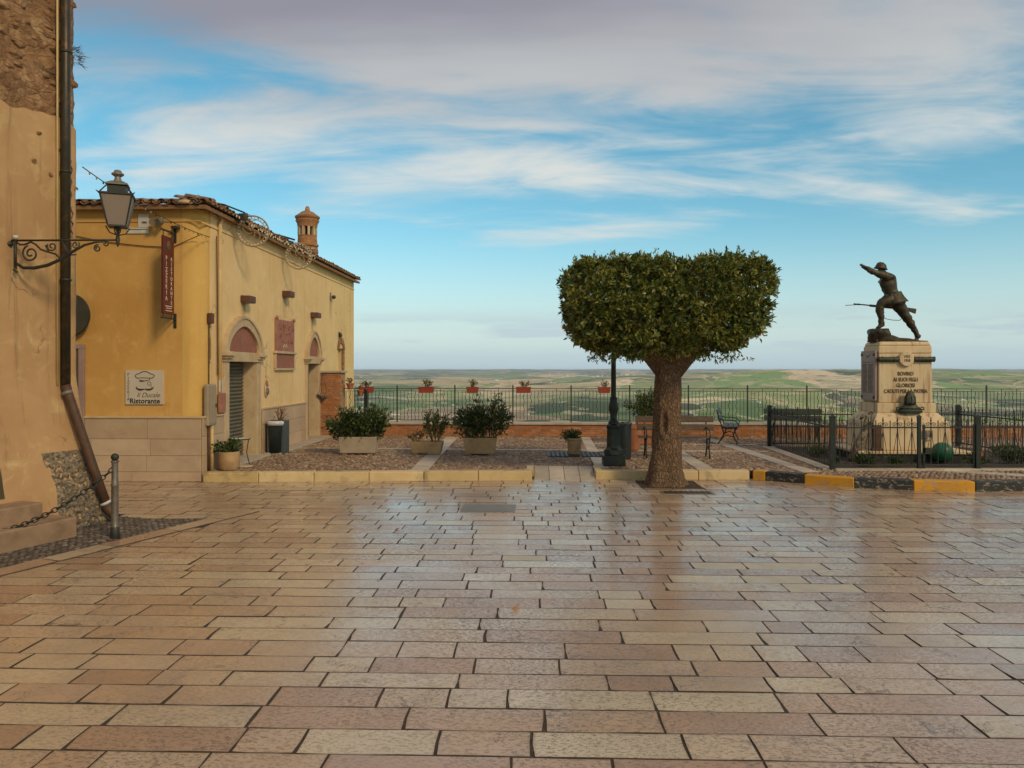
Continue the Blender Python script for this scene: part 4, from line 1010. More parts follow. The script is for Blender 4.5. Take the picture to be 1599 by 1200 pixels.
strokes([(-.08, .125), (-.04, .115), (.02, .12), (.09, .135)], [.014, .012, .006, .004], 'hat_band', 'print_black'); strokes([(.09 + .033 * math.cos(k * .5236), .07 + .033 * math.sin(k * .5236)) for k in range(12)], .004, 'monocle', 'print_brown', closed=True); strokes([(.12, .085), (.128, .04), (.125, -.02)], .003, 'monocle_cord', 'print_brown')
strokes([(-.145, .015), (-.14, -.012), (-.10, -.035), (-.05, -.04), (.005, -.028)], [.005, .010, .016, .017, .008], 'moustache', 'print_black'); strokes([(.165, .015), (.16, -.012), (.12, -.035), (.07, -.04), (.015, -.028)], [.005, .010, .016, .017, .008], 'moustache', 'print_black')
# projecting red blade sign
t = wall_thing('blade_sign', 'tall narrow red sign with two columns of letters projecting from the ochre wall', 'sign', (-6.46, FYW - .001, 3.0))
m = MB(); m.box(-.02, .02, -.48, -.09, -.02, 1.34); m.build('panel', 'sign_red', t, bevel=.004)
for col_, body, size, ln_ in ((-.375, 'P\nI\nZ\nZ\nE\nR\nI\nA', .108, .93), (-.19, 'R\nI\nS\nT\nO\nR\nA\nN\nT\nE', .092, .93)):
    o = link('lettering', text_mesh(body, size, 'sign_letter', line=ln_, offset=.002), t, (.0215, col_, .92)); o.rotation_euler = (R(90), 0, R(90))
for k, (z, w_) in enumerate(((.11, .13), (.075, .10), (.03, .12))):
    m = MB(); m.box(.0205, .0225, -.285 - w_, -.285 + w_, z, z + .016); m.build('small_print', 'sign_letter', t)
m = MB(); m.lathe([(.0, 0), (.07, .01), (.075, .10), (.05, .16), (0, .18)], (.012, -.285, 1.10), 12, sx=.25); m.build('emblem', 'print_brown', t, smooth=True)
for z, zp in ((1.44, 1.42), (-.09, -.12)):
    m = MB(); m.box(-.012, .012, -.52, -.02, z - .014, z + .014); m.build('arm', 'iron_dark', t)
    m = MB(); m.box(-.025, .025, -.02, 0, z - .16, z + .10); m.build('mounting_plate', 'iron_dark', t, bevel=.004)
    for yb in (-.45, -.13):
        m = MB(); m.box(-.006, .006, yb - .006, yb + .006, min(z, 1.34 if z > 1 else z), max(z, 1.34 if z > 1 else -.02)); m.build('hanger', 'iron_dark', t)
# notice plate, round mirror, flood lights
t = wall_thing('notice_plate', 'white street plate high on the ochre wall behind the lantern', 'plate', (-7.11, FYW - .001, 4.62))
m = MB(); m.box(-.02, .17, -.02, 0, -.06, .18); m.build('plate', 'white_plate', t, bevel=.003); m = MB(); m.box(-.22, .17, -.022, 0, -.17, -.065); m.build('lower_plate', 'white_plate', t, bevel=.003)
m = MB(); m.box(-.20, .15, -.0245, -.0222, -.105, -.09); m.box(.05, .14, -.0225, -.0205, .01, .045); m.build('print', 'print_brown', t)
t = wall_thing('round_mirror', 'large dark round disc half hidden behind the old house corner', 'mirror', (-8.33, FYW - .12, 2.98))
m = MB(); m.lathe([(.0, -.02), (.20, -.018), (.34, -.005), (.375, .01), (.375, .03), (.0, .035)], (0, 0, 0), 40); o = m.build('disc', 'mirror_dark', t); o.rotation_euler = (R(-90), 0, 0); smooth_by_angle(o, 30); o.rotation_euler = (R(90), 0, 0)
m = MB(); m.tube([(.375 * math.cos(k * .1571), 0, .375 * math.sin(k * .1571)) for k in range(40)], .014, 6, closed=True); m.build('rim', 'iron_dark', t, smooth=True); m = MB(); m.tube([(0, .03, 0), (0, .12, 0)], .03, 8); m.build('mount', 'iron_dark', t)
t = wall_thing('side_doorway', 'grey framed doorway in the ochre wall beside the old house', 'door', (-8.6, FYW - .001, 0))
m = MB(); m.box(.40, .50, -.06, 0, .0, 2.38); m.box(-.5, .50, -.06, 0, 2.381, 2.46); m.box(-.5, -.4, -.06, 0, 0, 2.38); m.build('frame', 'mauve_marble', t, bevel=.006); m = MB(); m.box(-.399, .399, -.03, 0, .02, 2.38); m.build('door_leaf', 'door_wood', t)
t = wall_thing('flood_light', 'pair of grey flood lights under the eaves near the blade sign', 'light', (-6.72, FYW - .001, 4.66))
for dx_, rz_ in ((-.10, .5), (.09, -.4)):
    m = MB(); m.lathe([(.03, 0), (.05, .03), (.055, .10), (.065, .13), (.0, .125)], (0, 0, 0), 12); o = m.build('lamp_head', 'grey_metal', t, loc=(dx_, -.10, .0)); o.rotation_euler = (R(110), 0, rz_)
m = MB(); m.box(-.05, .05, -.09, 0, -.03, .03); m.build('mount', 'grey_metal', t, bevel=.005)
t = wall_thing('wall_camera', 'small dark fitting on the ochre wall right of the flood lights', 'light', (-6.42, FYW - .001, 4.55))
m = MB(); m.box(-.07, .07, -.12, -.03, -.03, .02); m.build('housing', 'iron_dark', t, bevel=.008); m = MB(); m.box(-.02, .02, -.03, 0, -.02, .02); m.build('mount', 'grey_metal', t)
# side wall: lamps, pipes, cabinet
for i, (yy, zz, lb) in enumerate(((15.62, 3.44, 'brown box lamp above the shuttered doorway'), (18.2, 3.80, 'brown box lamp above the red relief plaque'), (20.5, 3.46, 'brown box lamp above the narrow far doorway'))):
    t = wall_thing('box_lamp', lb, 'lamp', (WX + .001, yy, zz), 'brown box lamps on the side wall')
    m = MB(); m.box(0, .20, -.17, .17, -.06, .075); m.build('shade', 'brown_box', t, bevel=.01); m = MB(); m.box(.02, .18, -.15, .15, -.07, -.061); m.build('diffuser', 'frosted_glass', t)
t = wall_thing('alarm_box', 'small brown box on a cable near the house corner', 'box', (WX + .001, 13.92, 2.94))
m = MB(); m.box(0, .09, -.06, .06, -.09, .10); m.build('case', 'brown_box', t, bevel=.012); m = MB(); m.tube([(.02, -.02, -.09), (.02, -.02, -1.22)], .010, 6); m.build('cable', 'pipe_rust', t); m = MB(); m.tube([(.02, .03, -.2), (.03, .06, -.4), (.03, .06, -.75), (.03, -.0, -.80)], .012, 6); m.build('cable', 'painted_pipe', t)
t = wall_thing('meter_cabinet', 'grey metal meter cabinet on the house corner', 'cabinet', (WX + .001, 13.70, .98))
m = MB(); m.box(0, .10, 0, .36, 0, .76); m.build('case', 'cabinet_beige', t, bevel=.03); m = MB(); m.box(.101, .109, .03, .33, .05, .71); m.build('door', 'cabinet_beige', t, bevel=.01); m = MB(); m.box(.11, .122, .28, .31, .33, .40); m.build('handle', 'iron_dark', t)
for yy_, rr_, mt_ in ((.10, .025, 'pipe_rust'), (.24, .032, 'painted_pipe')):
    m = MB(); m.tube([(.06, yy_, 0), (.06, yy_, -.84)], rr_, 8); m.build('duct', mt_, t, smooth=True)
t = wall_thing('house_downpipe', 'thin plaster-coloured pipe running down the side wall from the eaves', 'pipe', (WX + .045, 14.34, 0))
m = MB(); m.tube([(0, 0, 4.75), (0, 0, 1.2)], .035, 10); m.build('pipe', 'painted_pipe', t, smooth=True); m = MB(); m.tube([(0, -.16, 4.5), (-.01, -.10, 3.0), (-.01, -.08, 1.9)], .010, 6); m.build('cable', 'pipe_rust', t)
m = MB(); m.tube([(0, .0, 4.9), (.02, .06, 4.85), (0, 0, 4.75)], .035, 8); m.build('elbow', 'painted_pipe', t, smooth=True)
t = wall_thing('letter_box', 'rust-red notice box beside the shuttered doorway', 'box', (WX + .036, 14.36, 1.19))
m = MB(); m.box(0, .05, -.10, .16, 0, .37); m.build('case', 'red_stone', t, bevel=.008); m = MB(); m.box(.0, .03, -.06, .08, .39, .62); m.build('paper_notice', 'white_plate', t)
t = wall_thing('wall_mask', 'small carved mask ornament on the wall right of the shuttered doorway', 'ornament', (WX + .001, 16.92, 1.50))
m = MB(); m.lathe([(.0, -.03), (.09, -.02), (.10, .0), (.0, .01)], (0, 0, 0), 16); o = m.build('plate', 'plinth_stone', t, loc=(.012, 0, .05)); o.rotation_euler = (0, R(-90), 0); o.scale = (1.7, 1, 1)
m = MB(); m.lathe([(.0, -.09), (.05, -.06), (.065, 0), (.05, .06), (.0, .09)], (.04, 0, .02), 12, sx=.6); m.build('face', 'lava_stone', t, smooth=True); m = MB(); m.lathe([(.03, 0), (.07, .03), (.05, .10), (.0, .16)], (.03, 0, .13), 10, sx=.4); m.build('crest', 'red_stone', t, smooth=True)
t = wall_thing('far_sensor', 'small dark sensor high on the far end of the side wall', 'sensor', (WX + .001, 22.3, 4.12))
m = MB(); m.lathe([(.05, 0), (.06, .06), (.03, .10)], (0, 0, 0), 10); o = m.build('head', 'iron_dark', t, loc=(.04, .1, 0)); o.rotation_euler = (0, R(70), 0); m = MB(); m.box(0, .03, -.03, .03, -.1, .14); m.build('mount', 'grey_metal', t)
t = wall_thing('far_hook', 'dark iron hook below the eaves above the narrow window', 'hook', (WX + .001, 23.3, 3.05)); m = MB(); m.lathe([(.04, -.05), (.06, 0), (.03, .07)], (.05, 0, 0), 8); m.build('lamp_cup', 'iron_dark', t, smooth=True); m = MB(); m.box(0, .05, -.015, .015, -.015, .1); m.build('mount', 'iron_dark', t)
# flood lamp on an arm over the eaves, roof pipes
t = thing('arm_lamp', 'dark lamp on a long arm reaching out over the tiled eaves', 'lamp', (EX, 13.9, EZ + .12))
m = MB(); m.tube([(-.45, -.1, .10), (.0, .35, .08), (.16, .95, .05)], .016, 7); m.build('arm', 'iron_dark', t, smooth=True)
m = MB(); m.taper(-.10, .10, -.09, .09, -.10, -.05, .06, -.05, .05, .02); m.build('lamp_head', 'iron_dark', t, bevel=.008, loc=(.13, .90, .0)); m = MB(); m.lathe([(.03, -.05), (.05, 0), (.03, .05)], (.17, 1.0, .0), 10); m.build('joint', 'brown_box', t, smooth=True)
t = thing('roof_pipe', 'short grey pipe sticking up over the eaves at the house corner', 'pipe', (-6.12, 13.5, EZ + .08)); m = MB(); m.tube([(-.08, 0, .0), (.15, .0, .11)], .030, 10); m.build('pipe', 'grey_metal', t, smooth=True); m = MB(); m.lathe([(.16, -.03), (.13, .03), (.05, .05)], (-.1, .02, 0), 12); m.build('mortar_bed', 'dressed_stone', t, smooth=True)
t = thing('roof_rod', 'thin dark rod lying out over the side eaves', 'rod', (EX - .1, 17.6, EZ + .15)); m = MB(); m.tube([(-.2, -.3, .10), (.20, .55, .05)], .022, 8); m.build('rod', 'iron_dark', t, smooth=True); m = MB(); m.box(-.04, .04, -.04, .04, -.06, .08); m.build('mount', 'iron_dark', t)
# festoon cable and two wire-ring lights
def catenary(a, b, sag, n_=24):
    a, b = Vector(a), Vector(b); return [a.lerp(b, k / n_) - Vector((0, 0, sag * 4 * (k / n_) * (1 - k / n_))) for k in range(n_ + 1)]
t = thing('festoon_cable', 'thin festoon light cable slung from the old house to the yellow house', 'cable')
A_ = Vector((-6.02, 10.05, 4.70)); B_ = Vector((WX + .06, 13.85, 4.42))
pts = catenary(A_, B_, .10); m = MB(); m.tube(pts, .007, 5); m.build('cable', 'cable_black', t)
for k in range(1, 24, 1):
    m = MB(); p = pts[k]; m.lathe([(.006, 0), (.012, -.012), (.012, -.028), (.0, -.04)], p, 6); m.build('bulb', 'rope_tan' if k % 3 else 'cable_black', t)
t = thing('wall_cable', 'thin brown cable drooping across the ochre wall below the notice plate', 'cable')
m = MB(); m.tube(catenary((-8.4, FYW - .02, 4.44), (-6.5, FYW - .02, 4.20), .05, 12) + catenary((-6.46, FYW - .02, 4.22), (-5.99, FYW - .03, 4.42), .0, 4), .008, 5); m.build('cable', 'pipe_rust', t)
for i, (yc, zc_, rr, lb) in enumerate(((15.02, 4.74, .30, 'larger wire ring festoon light hanging before the eaves near the corner'), (17.95, 4.68, .30, 'second wire ring festoon light hanging before the eaves towards the chimney'))):
    t = thing('ring_light', lb, 'light', (WX + .42, yc, zc_), R(14), 'wire ring festoon lights')
    m = MB(); m.tube([(rr * math.cos(k * .1309), 0, rr * math.sin(k * .1309)) for k in range(48)], .017, 6, closed=True); m.build('ring', 'rope_tan', t, smooth=True)
    m = MB(); m.tube([(.8 * rr * math.cos(k * .1309), 0, .8 * rr * math.sin(k * .1309)) for k in range(48)], .009, 5, closed=True); m.build('inner_ring', 'rope_tan', t, smooth=True)
    for k in range(5):
        m = MB(); a0 = k * 1.2566; m.tube([(rr * .8 * (1 - q / 8) * math.cos(a0 + q * .25), 0, rr * .8 * (1 - q / 8) * math.sin(a0 + q * .25)) for q in range(8)], .009, 5); m.build('spoke', 'rope_tan', t)
    for k in range(26):
        a0 = k * .2417; m = MB(); m.lathe([(.006, -.015), (.018, 0), (.006, .018)], (rr * .9 * math.cos(a0), rng.uniform(-.03, .03), rr * .9 * math.sin(a0)), 5); m.build('bulb', 'clear_bulb', t)
    m = MB(); m.tube([(0, 0, rr), (-.2, .0, rr + .06)], .005, 5); m.build('hanger', 'cable_black', t); m = MB(); m.tube([(-rr, 0, 0), (-.2 - rr * .2, .24, -.02)], .006, 5); m.build('stay', 'cable_black', t)
t = thing('eaves_garland', 'strand of small festoon bulbs strung along the side eaves', 'lights')
pts = []
for k in range(60): pts.append((EX + .10 + .02 * math.sin(k), 14.6 + k * .088, EZ + .07 - .05 * abs(math.sin(k * .55)) + .02 * math.sin(k * 2.3)))
m = MB(); m.tube(pts, .006, 5); m.build('strand', 'rope_tan', t)
for p in pts: m = MB(); m.lathe([(.004, -.04), (.014, -.02), (.008, .01)], p, 5); m.build('bulb', 'clear_bulb', t)

# ------------------------------------------------------------------ brick pier and its corner
t = thing('brick_pier', 'orange brick pier with stone cap between the far doorway and the parapet', 'pier', (-5.985, 21.16, 0)); pier = t
m = MB(); m.box(.0, .60, .012, .5, TZ - .05, 1.92); m.build('core', 'brick_joint', t)
m = MB(); m.box(-.09, .09, 0, .06, -.027, .027); hbm = m.mesh('brick', 'brick'); 
for c in range(27):
    x = .0 + (.075 if c % 2 else 0)
    while x < .60 - .05:
        L = min(.19, .605 - x); o = link('brick', hbm, t, (x + L / 2, rng.uniform(-.003, .002), TZ + .035 + c * .065)); o.scale = ((L - .012) / .18, 1, 1); x += L
m = MB(); m.box(-.0, .66, -.05, .55, 1.92, 1.98); m.build('cap_stone', 'pale_strip', t, bevel=.01)
t = thing('hanging_pot', 'dark hanging basket on wires against the brick pier', 'pot', (-5.86, 21.02, 1.2))
m = MB(); m.lathe([(.03, 0), (.11, .03), (.15, .10), (.155, .13), (.13, .13), (.10, .06)], (0, 0, 0), 14); m.build('bowl', 'lava_stone', t, smooth=True)
for k in range(3): m = MB(); a = k * 2.09; m.tube([(.14 * math.cos(a), .14 * math.sin(a), .12), (0, .02, .72)], .004, 4); m.build('wire', 'cable_black', t)

# ------------------------------------------------------------------ plants
def shrub(parent, c, rx, ry, h, n_, L=.075, W_=.028, mtl='shrub_leaf', stems=9, droop=.0, name='foliage'):
    """Stems from the soil, each carrying leaf sprays; n_ leaves in all."""
    P_ = []; Dn = []
    stm = MB()
    tips = []
    for k in range(stems):
        a = rng.uniform(0, 6.28); q = math.sqrt(rng.random())
        tip = Vector((c[0] + rx * q * math.cos(a), c[1] + ry * q * math.sin(a), c[2] + h * (1 - .42 * q * q) * rng.uniform(.72, 1.05)))
        root = Vector((c[0] + rx * .3 * q * math.cos(a), c[1] + ry * .3 * q * math.sin(a), c[2]))
        mid = root.lerp(tip, .5) + Vector((rng.uniform(-.04, .04), rng.uniform(-.04, .04), h * .08))
        stm.tube([root, mid, tip], [.009, .006, .003], 4); tips.append((root, mid, tip))
    stm.build('stem', 'bark', parent)
    for k in range(n_):
        root, mid, tip = tips[k % stems]; q = rng.uniform(.12, 1.06) ** .8
        p = (root.lerp(mid, q * 2) if q < .5 else mid.lerp(tip, q * 2 - 1))
        sp_ = .14 * (rx + ry) * .9; p = p + Vector((rng.gauss(0, sp_ * .55), rng.gauss(0, sp_ * .55), rng.gauss(0, sp_ * .4) - droop * rng.random()))
        p.z = max(p.z, c[2] - .05)
        d = Vector((p.x - c[0], p.y - c[1], .12 + (p.z - c[2]) * .35)).normalized() * .8 + Vector((rng.gauss(0, .5), rng.gauss(0, .5), rng.gauss(.1, .5)))
        P_.append(p); Dn.append(d)
    P_ = np.array(P_); Dn = np.array(Dn); q = nrng.uniform(.6, 1.2, n_)
    return link(name, leaves_mesh(name, P_, Dn, L * q, W_ * q, mtl), parent)
def trough(name, label, loc, w0, w1, d0, d1, h, mtl, cat='planter', feet=True):
    t = thing(name, label, cat, loc)
    m = MB(); f = .03 if feet else 0
    z0 = f; th = .04
    m.taper(-w0 / 2, w0 / 2, -d0 / 2, d0 / 2, z0, -w1 / 2, w1 / 2, -d1 / 2, d1 / 2, h)
    m.f = [q for i, q in enumerate(m.f) if i != 1]
    b = len(m.v); m.v += [(-w1 / 2 + th, -d1 / 2 + th, h), (w1 / 2 - th, -d1 / 2 + th, h), (w1 / 2 - th, d1 / 2 - th, h), (-w1 / 2 + th, d1 / 2 - th, h), (-w1 / 2 + th, -d1 / 2 + th, h - .06), (w1 / 2 - th, -d1 / 2 + th, h - .06), (w1 / 2 - th, d1 / 2 - th, h - .06), (-w1 / 2 + th, d1 / 2 - th, h - .06)]
    m.f += [(4, 5, b + 1, b), (5, 6, b + 2, b + 1), (6, 7, b + 3, b + 2), (7, 4, b, b + 3)] + [(b + i, b + (i + 1) % 4, b + 4 + (i + 1) % 4, b + 4 + i) for i in range(4)]
    m.build('trough', mtl, t, bevel=.012)
    m = MB(); m.box(-w1 / 2 + th, w1 / 2 - th, -d1 / 2 + th, d1 / 2 - th, h - .075, h - .045); m.build('soil', 'soil', t)
    if feet:
        for sx in (-1, 1): m = MB(); m.box(sx * w0 * .38 - .05, sx * w0 * .38 + .05, -d0 * .42, d0 * .42, 0, z0 + .002); m.build('foot', mtl, t)
    return t
tz = TZ + .008
t = trough('planter', 'plain grey-beige trough with a broad dark shrub near the yellow house', (-3.86, 16.75, tz), .76, .82, .34, .38, .385, 'concrete_planter'); shrub(t, (-.30, 0, .33), .44, .34, .66, 1500, .105, .044, stems=20, droop=.12); shrub(t, (.24, .02, .33), .44, .34, .78, 1500, .105, .044, stems=22, droop=.12)
t = trough('planter', 'low stained stone trough with a sparse tall shrub and dry tuft', (-2.37, 16.80, tz), .62, .72, .26, .30, .28, 'stained_planter'); shrub(t, (.18, 0, .24), .30, .20, .82, 620, .095, .034, 'olive_leaf', stems=9); shrub(t, (-.24, 0, .24), .17, .12, .26, 150, .07, .028, 'dry_leaf', stems=5)
t = trough('planter', 'brown stained trough with a tall leafy shrub in front of the railing', (-1.19, 16.70, tz), .62, .72, .32, .36, .375, 'stained_planter'); shrub(t, (-.14, 0, .33), .50, .34, .84, 1300, .105, .044, stems=20, droop=.12); shrub(t, (.18, .02, .33), .50, .34, 1.0, 1250, .10, .040, 'olive_leaf', stems=13, droop=.1)
def pot(name, label, loc, prof, mtl, soil_r, soil_z, cat='plant pot'):
    t = thing(name, label, cat, loc); m = MB(); m.lathe(prof, (0, 0, 0), 24); smooth_by_angle(m.build('pot', mtl, t), 35)
    m = MB(); m.lathe([(soil_r, soil_z - .02), (soil_r, soil_z), (0, soil_z + .01)], (0, 0, 0), 18); m.build('soil', 'soil', t); return t
t = pot('flower_pot', 'small round clay pot with a drooping dark plant on the metal grate', (.85, 16.72, tz + .02), [(.13, 0), (.135, .02), (.155, .30), (.165, .31), (.165, .345), (.145, .345), (.14, .30)], 'stained_planter', .14, .31); shrub(t, (-.05, 0, .29), .28, .18, .26, 560, .065, .03, stems=12, droop=.1)
t = thing('floor_grate', 'dark flat metal grate in the terrace under the round clay pot', 'grate', (.97, 16.75, tz)); m = MB(); m.box(-.70, .60, -.42, .50, -.02, .010); m.build('frame', 'iron_dark', t, bevel=.004)
for k in range(13): m = MB(); m.box(-.64 + k * .095, -.60 + k * .095, -.38, .46, .0105, .018); m.build('grate_bar', 'dark_slate', t)
t = pot('flower_pot', 'tall red plastic pot standing behind the dark bin', (2.23, 17.75, tz), [(.15, 0), (.16, .02), (.225, .50), (.245, .505), (.245, .58), (.22, .58), (.215, .52)], 'terracotta', .215, .53)
t = trough('planter', 'square clay box with a yellow-green bush half hidden by the big tree', (2.86, 19.3, tz), .60, .66, .42, .46, .64, 'terracotta', feet=False); shrub(t, (0, 0, .55), .58, .36, .78, 1900, .085, .034, 'dry_leaf' if False else 'shrub_leaf', stems=16)
t = pot('flower_pot', 'wooden tub with a low green plant at the house corner', (-5.66, 14.05, tz), [(.16, 0), (.185, .05), (.20, .20), (.19, .33), (.175, .335), (.165, .28)], 'stained_planter', .17, .30); shrub(t, (0, 0, .28), .26, .22, .24, 520, .075, .038, stems=12)
# flower boxes on the railing
def railbox(x, w_, label, n_, h, mtl='dry_leaf', name='flower_box'):
    t = thing(name, label, 'flower box', (x, RY - .13, 1.36), 0, 'flower boxes hung on the railing')
    m = MB(); m.taper(-w_ / 2 * .88, w_ / 2 * .88, -.075, .075, 0, -w_ / 2, w_ / 2, -.09, .09, .15); m.box(-w_ / 2 - .008, w_ / 2 + .008, -.098, .098, .148, .165); m.build('box', 'red_plastic', t, bevel=.006)
    for sx in (-1, 1): m = MB(); m.tube([(sx * w_ * .3, .09, .14), (sx * w_ * .3, .13, .13), (sx * w_ * .3, .135, .06)], .006, 5); m.build('hook', 'iron_dark', t)
    shrub(t, (0, 0, .155), w_ * .50, .10, h, n_, .055, .026, mtl, stems=9); return t
railbox(-4.70, .40, 'red flower box with straggly green plants nearest the yellow house', 120, .17, 'shrub_leaf'); railbox(-3.03, .44, 'red flower box with tall dry stalks above the stained low trough', 140, .24); railbox(-1.74, .34, 'short red flower box with a pointed clump above the tallest trough shrub', 120, .25)
railbox(-.32, .42, 'red flower box with dead brown flowers right of the tall shrub', 110, .18); railbox(1.91, .34, 'red flower box with a few pale stalks beside the lamp post', 60, .18)
# return of the railing along the house with pots
t = thing('side_railing', 'short iron railing between the brick pier and the parapet carrying pots', 'railing', (-5.36, 21.42, 0))
for z in (1.48, .62): m = MB(); m.box(.0, .72, -.012, .012, z - .01, z + .01); m.build('rail_bar', 'iron_rail', t)
for k in range(8): link('baluster', st_me, t, (.06 + k * .085, 0, .0))
m = MB(); m.box(.60, .70, -.18, -.08, TZ, 1.40); m.lathe([(.05, 1.40), (.065, 1.43), (.05, 1.48), (.0, 1.50)], (.65, -.13, 0), 12); m.build('end_post', 'lamp_green', t, bevel=.008)
for (x, z, s_, lb) in ((-5.16, 1.47, 1.0, 'terracotta pot of dry stems on the corner railing'), (-5.42, 1.42, .9, 'terracotta pot hanging beside the brick pier'), (-4.86, 1.28, .85, 'dark red pot hung low under the first flower box')):
    t = pot('flower_pot', lb, (x, 21.32, z - .02), [(.06 * s_, 0), (.065 * s_, .01), (.10 * s_, .14), (.115 * s_, .145), (.115 * s_, .18), (.10 * s_, .18)], 'terracotta', .095 * s_, .165); shrub(t, (0, 0, .16), .10, .09, .16, 46, .06, .03, 'dry_leaf', stems=6)
    m = MB(); m.tube([(0, .0, .10), (0, .14, .12)], .008, 5); m.build('hook', 'iron_dark', t)

# ------------------------------------------------------------------ the big clipped tree
TX, TY = 2.28, 13.48
tree = thing('clipped_tree', 'big evergreen tree with a thick trunk and a broad box-clipped crown', 'tree', (TX, TY, 0))
prof = [(0, .40), (.05, .365), (.13, .32), (.25, .29), (.45, .265), (.8, .25), (1.2, .238), (1.6, .226), (1.95, .222), (2.1, .24), (2.25, .29), (2.45, .36)]
def pr(z):
    for (a, ra), (b, rb) in zip(prof, prof[1:]):
        if a <= z <= b: return ra + (rb - ra) * (z - a) / (b - a)
    return prof[-1][1]
vs = []; fs = []; SG, RG = 72, 120
for j in range(RG + 1):
    z = 2.45 * j / RG; r0 = pr(z)
    for k in range(SG):
        a = 2 * math.pi * k / SG; ca, sa = math.cos(a), math.sin(a)
        fl = 1 + (.10 * math.sin(a * 5 + .6) + .05 * math.sin(a * 3 + 2 + z)) * max(.25, 1 - z / .5) * (1 if z < 2 else .6)
        q = r0 * fl + .030 * mnoise.fractal(Vector((ca * 1.6, sa * 1.6, z * 1.5)), 1, 2, 3) + .016 * mnoise.fractal(Vector((ca * 6, sa * 6, z * 9)), 1, 2, 4)
        dd = ((z - 1.12) / .20) ** 2 + ((((a - 4.35) + math.pi) % (2 * math.pi) - math.pi) / .24) ** 2       # old branch scar
        q += -.06 * math.exp(-dd * 2.2) + .035 * math.exp(-(dd - 1.5) ** 2 * 2)
        vs.append((q * ca + .05 * z / 2.45, q * sa, z - .02))
for j in range(RG):
    for k in range(SG): l = (k + 1) % SG; fs.append((j * SG + k, j * SG + l, (j + 1) * SG + l, (j + 1) * SG + k))
m = MB(); m.add(vs, fs); m.build('trunk', 'bark', tree, smooth=True)
for k, (ax, ay, az, r_) in enumerate(((-1.2, -.2, 3.2, .13), (1.2, .1, 3.25, .14), (-.5, .8, 3.4, .12), (.5, -.8, 3.4, .12), (-.1, .1, 3.7, .13), (.8, .8, 3.3, .10), (-.9, -.8, 3.1, .10))):
    m = MB(); m.tube([(.05 + ax * .05, ay * .05, 1.95), (.05 + ax * .34, ay * .34, 2.34), (ax * .62, ay * .62, 2.75), (ax, ay, az)], [r_ * 1.25, r_ * 1.05, r_ * .7, r_ * .25], 10); m.build('limb', 'bark', tree, smooth=True)
def crown_r(d):
    """distance to the clipped surface along unit direction d from the crown centre"""
    hx, hy, hz_ = 1.70, 1.42, .78
    ex = 5.4 if d[2] > 0 else 2.6
    k = (abs(d[0]) / hx) ** ex + (abs(d[1]) / hy) ** ex + (abs(d[2]) / hz_) ** ex
    return k ** (-1 / ex)
CZ = 3.05
P_ = []; Dn = []; Ls = []
NT_ = 7200
for k in range(NT_):
    # points even over the surface of a box, pushed on to the clipped form
    f = rng.choices((0, 1, 2), (2.4, 3.1, 5.4))[0]
    p = Vector((rng.uniform(-1.86, 1.86), rng.uniform(-1.45, 1.45), rng.uniform(-.84, .84)))
    s_ = rng.choice((-1, 1)); lim = (1.86, 1.45, .84); p[f] = s_ * lim[f]
    d = p.normalized(); rr = crown_r(d)
    lump = .11 * mnoise.fractal(Vector((d.x * 2.6 * rr, d.y * 2.6 * rr, d.z * 2.6 * rr + 4)), 1, 2, 3)
    depth = rng.random() ** 1.7 * .34
    q = d * (rr + lump - depth)
    notch = math.exp(-((q.x - .28) / .16) ** 2) * .09 + math.exp(-((q.x + .30) / .10) ** 2) * .06
    if q.z > 0: q.z -= notch * q.z / .84
    if q.z > .3: q.z += .03 * q.x / 1.86
    hole = mnoise.noise(Vector((q.x * 2.4 + 7, q.y * 2.4, q.z * 2.6)))
    if hole < -.24 and depth < .22: continue
    nrm = Vector((q.x / 1.86 ** 2 * abs(q.x), q.y / 1.45 ** 2 * abs(q.y), q.z / .84 ** 2 * abs(q.z) * 1.2)).normalized()
    tw = (nrm * .8 + Vector((rng.gauss(0, .45), rng.gauss(0, .45), rng.gauss(.30, .4)))).normalized()
    tl = rng.uniform(.07, .17)
    for j in range(9):
        e = rng.random(); b = q + tw * tl * (e - .4)
        dv = tw * .75 + Vector((rng.gauss(0, .6), rng.gauss(0, .6), rng.gauss(0, .6)))
        P_.append(b); Dn.append(dv); Ls.append(rng.uniform(.055, .105))
for k in range(9000):      # darker inner leaves
    p = Vector((rng.uniform(-1.5, 1.5), rng.uniform(-1.15, 1.15), rng.uniform(-.55, .55))); P_.append(p); Dn.append(Vector((rng.gauss(0, 1), rng.gauss(0, 1), rng.gauss(0, 1)))); Ls.append(rng.uniform(.09, .14))
for k in range(260):       # loose sprays hanging below and growing past the clip line
    x, yy = rng.uniform(-1.6, 1.6), rng.uniform(-1.2, 1.2); up = rng.random() < .55; zz = (.84 if up else -.80) + rng.uniform(-.02, .07 if up else .0) - (0 if up else rng.uniform(0, .08))
    if up: zz += .03 * x / 1.86 - .05 - .07 * math.exp(-((x - .28) / .18) ** 2)
    if not up: x *= .8; yy *= .8; zz += .03
    for j in range(6): P_.append(Vector((x + rng.gauss(0, .025), yy + rng.gauss(0, .025), zz + rng.gauss(0, .03)))); Dn.append(Vector((rng.gauss(0, .5), rng.gauss(0, .5), (.8 if up else -.6)))); Ls.append(rng.uniform(.05, .085))
P_ = np.array(P_) + np.array([-.07, 0, CZ]); Dn = np.array(Dn); Ls = np.array(Ls)
link('crown', leaves_mesh('crown', P_, Dn, Ls, Ls * nrng.uniform(.36, .48, len(Ls)), 'tree_leaf'), tree)

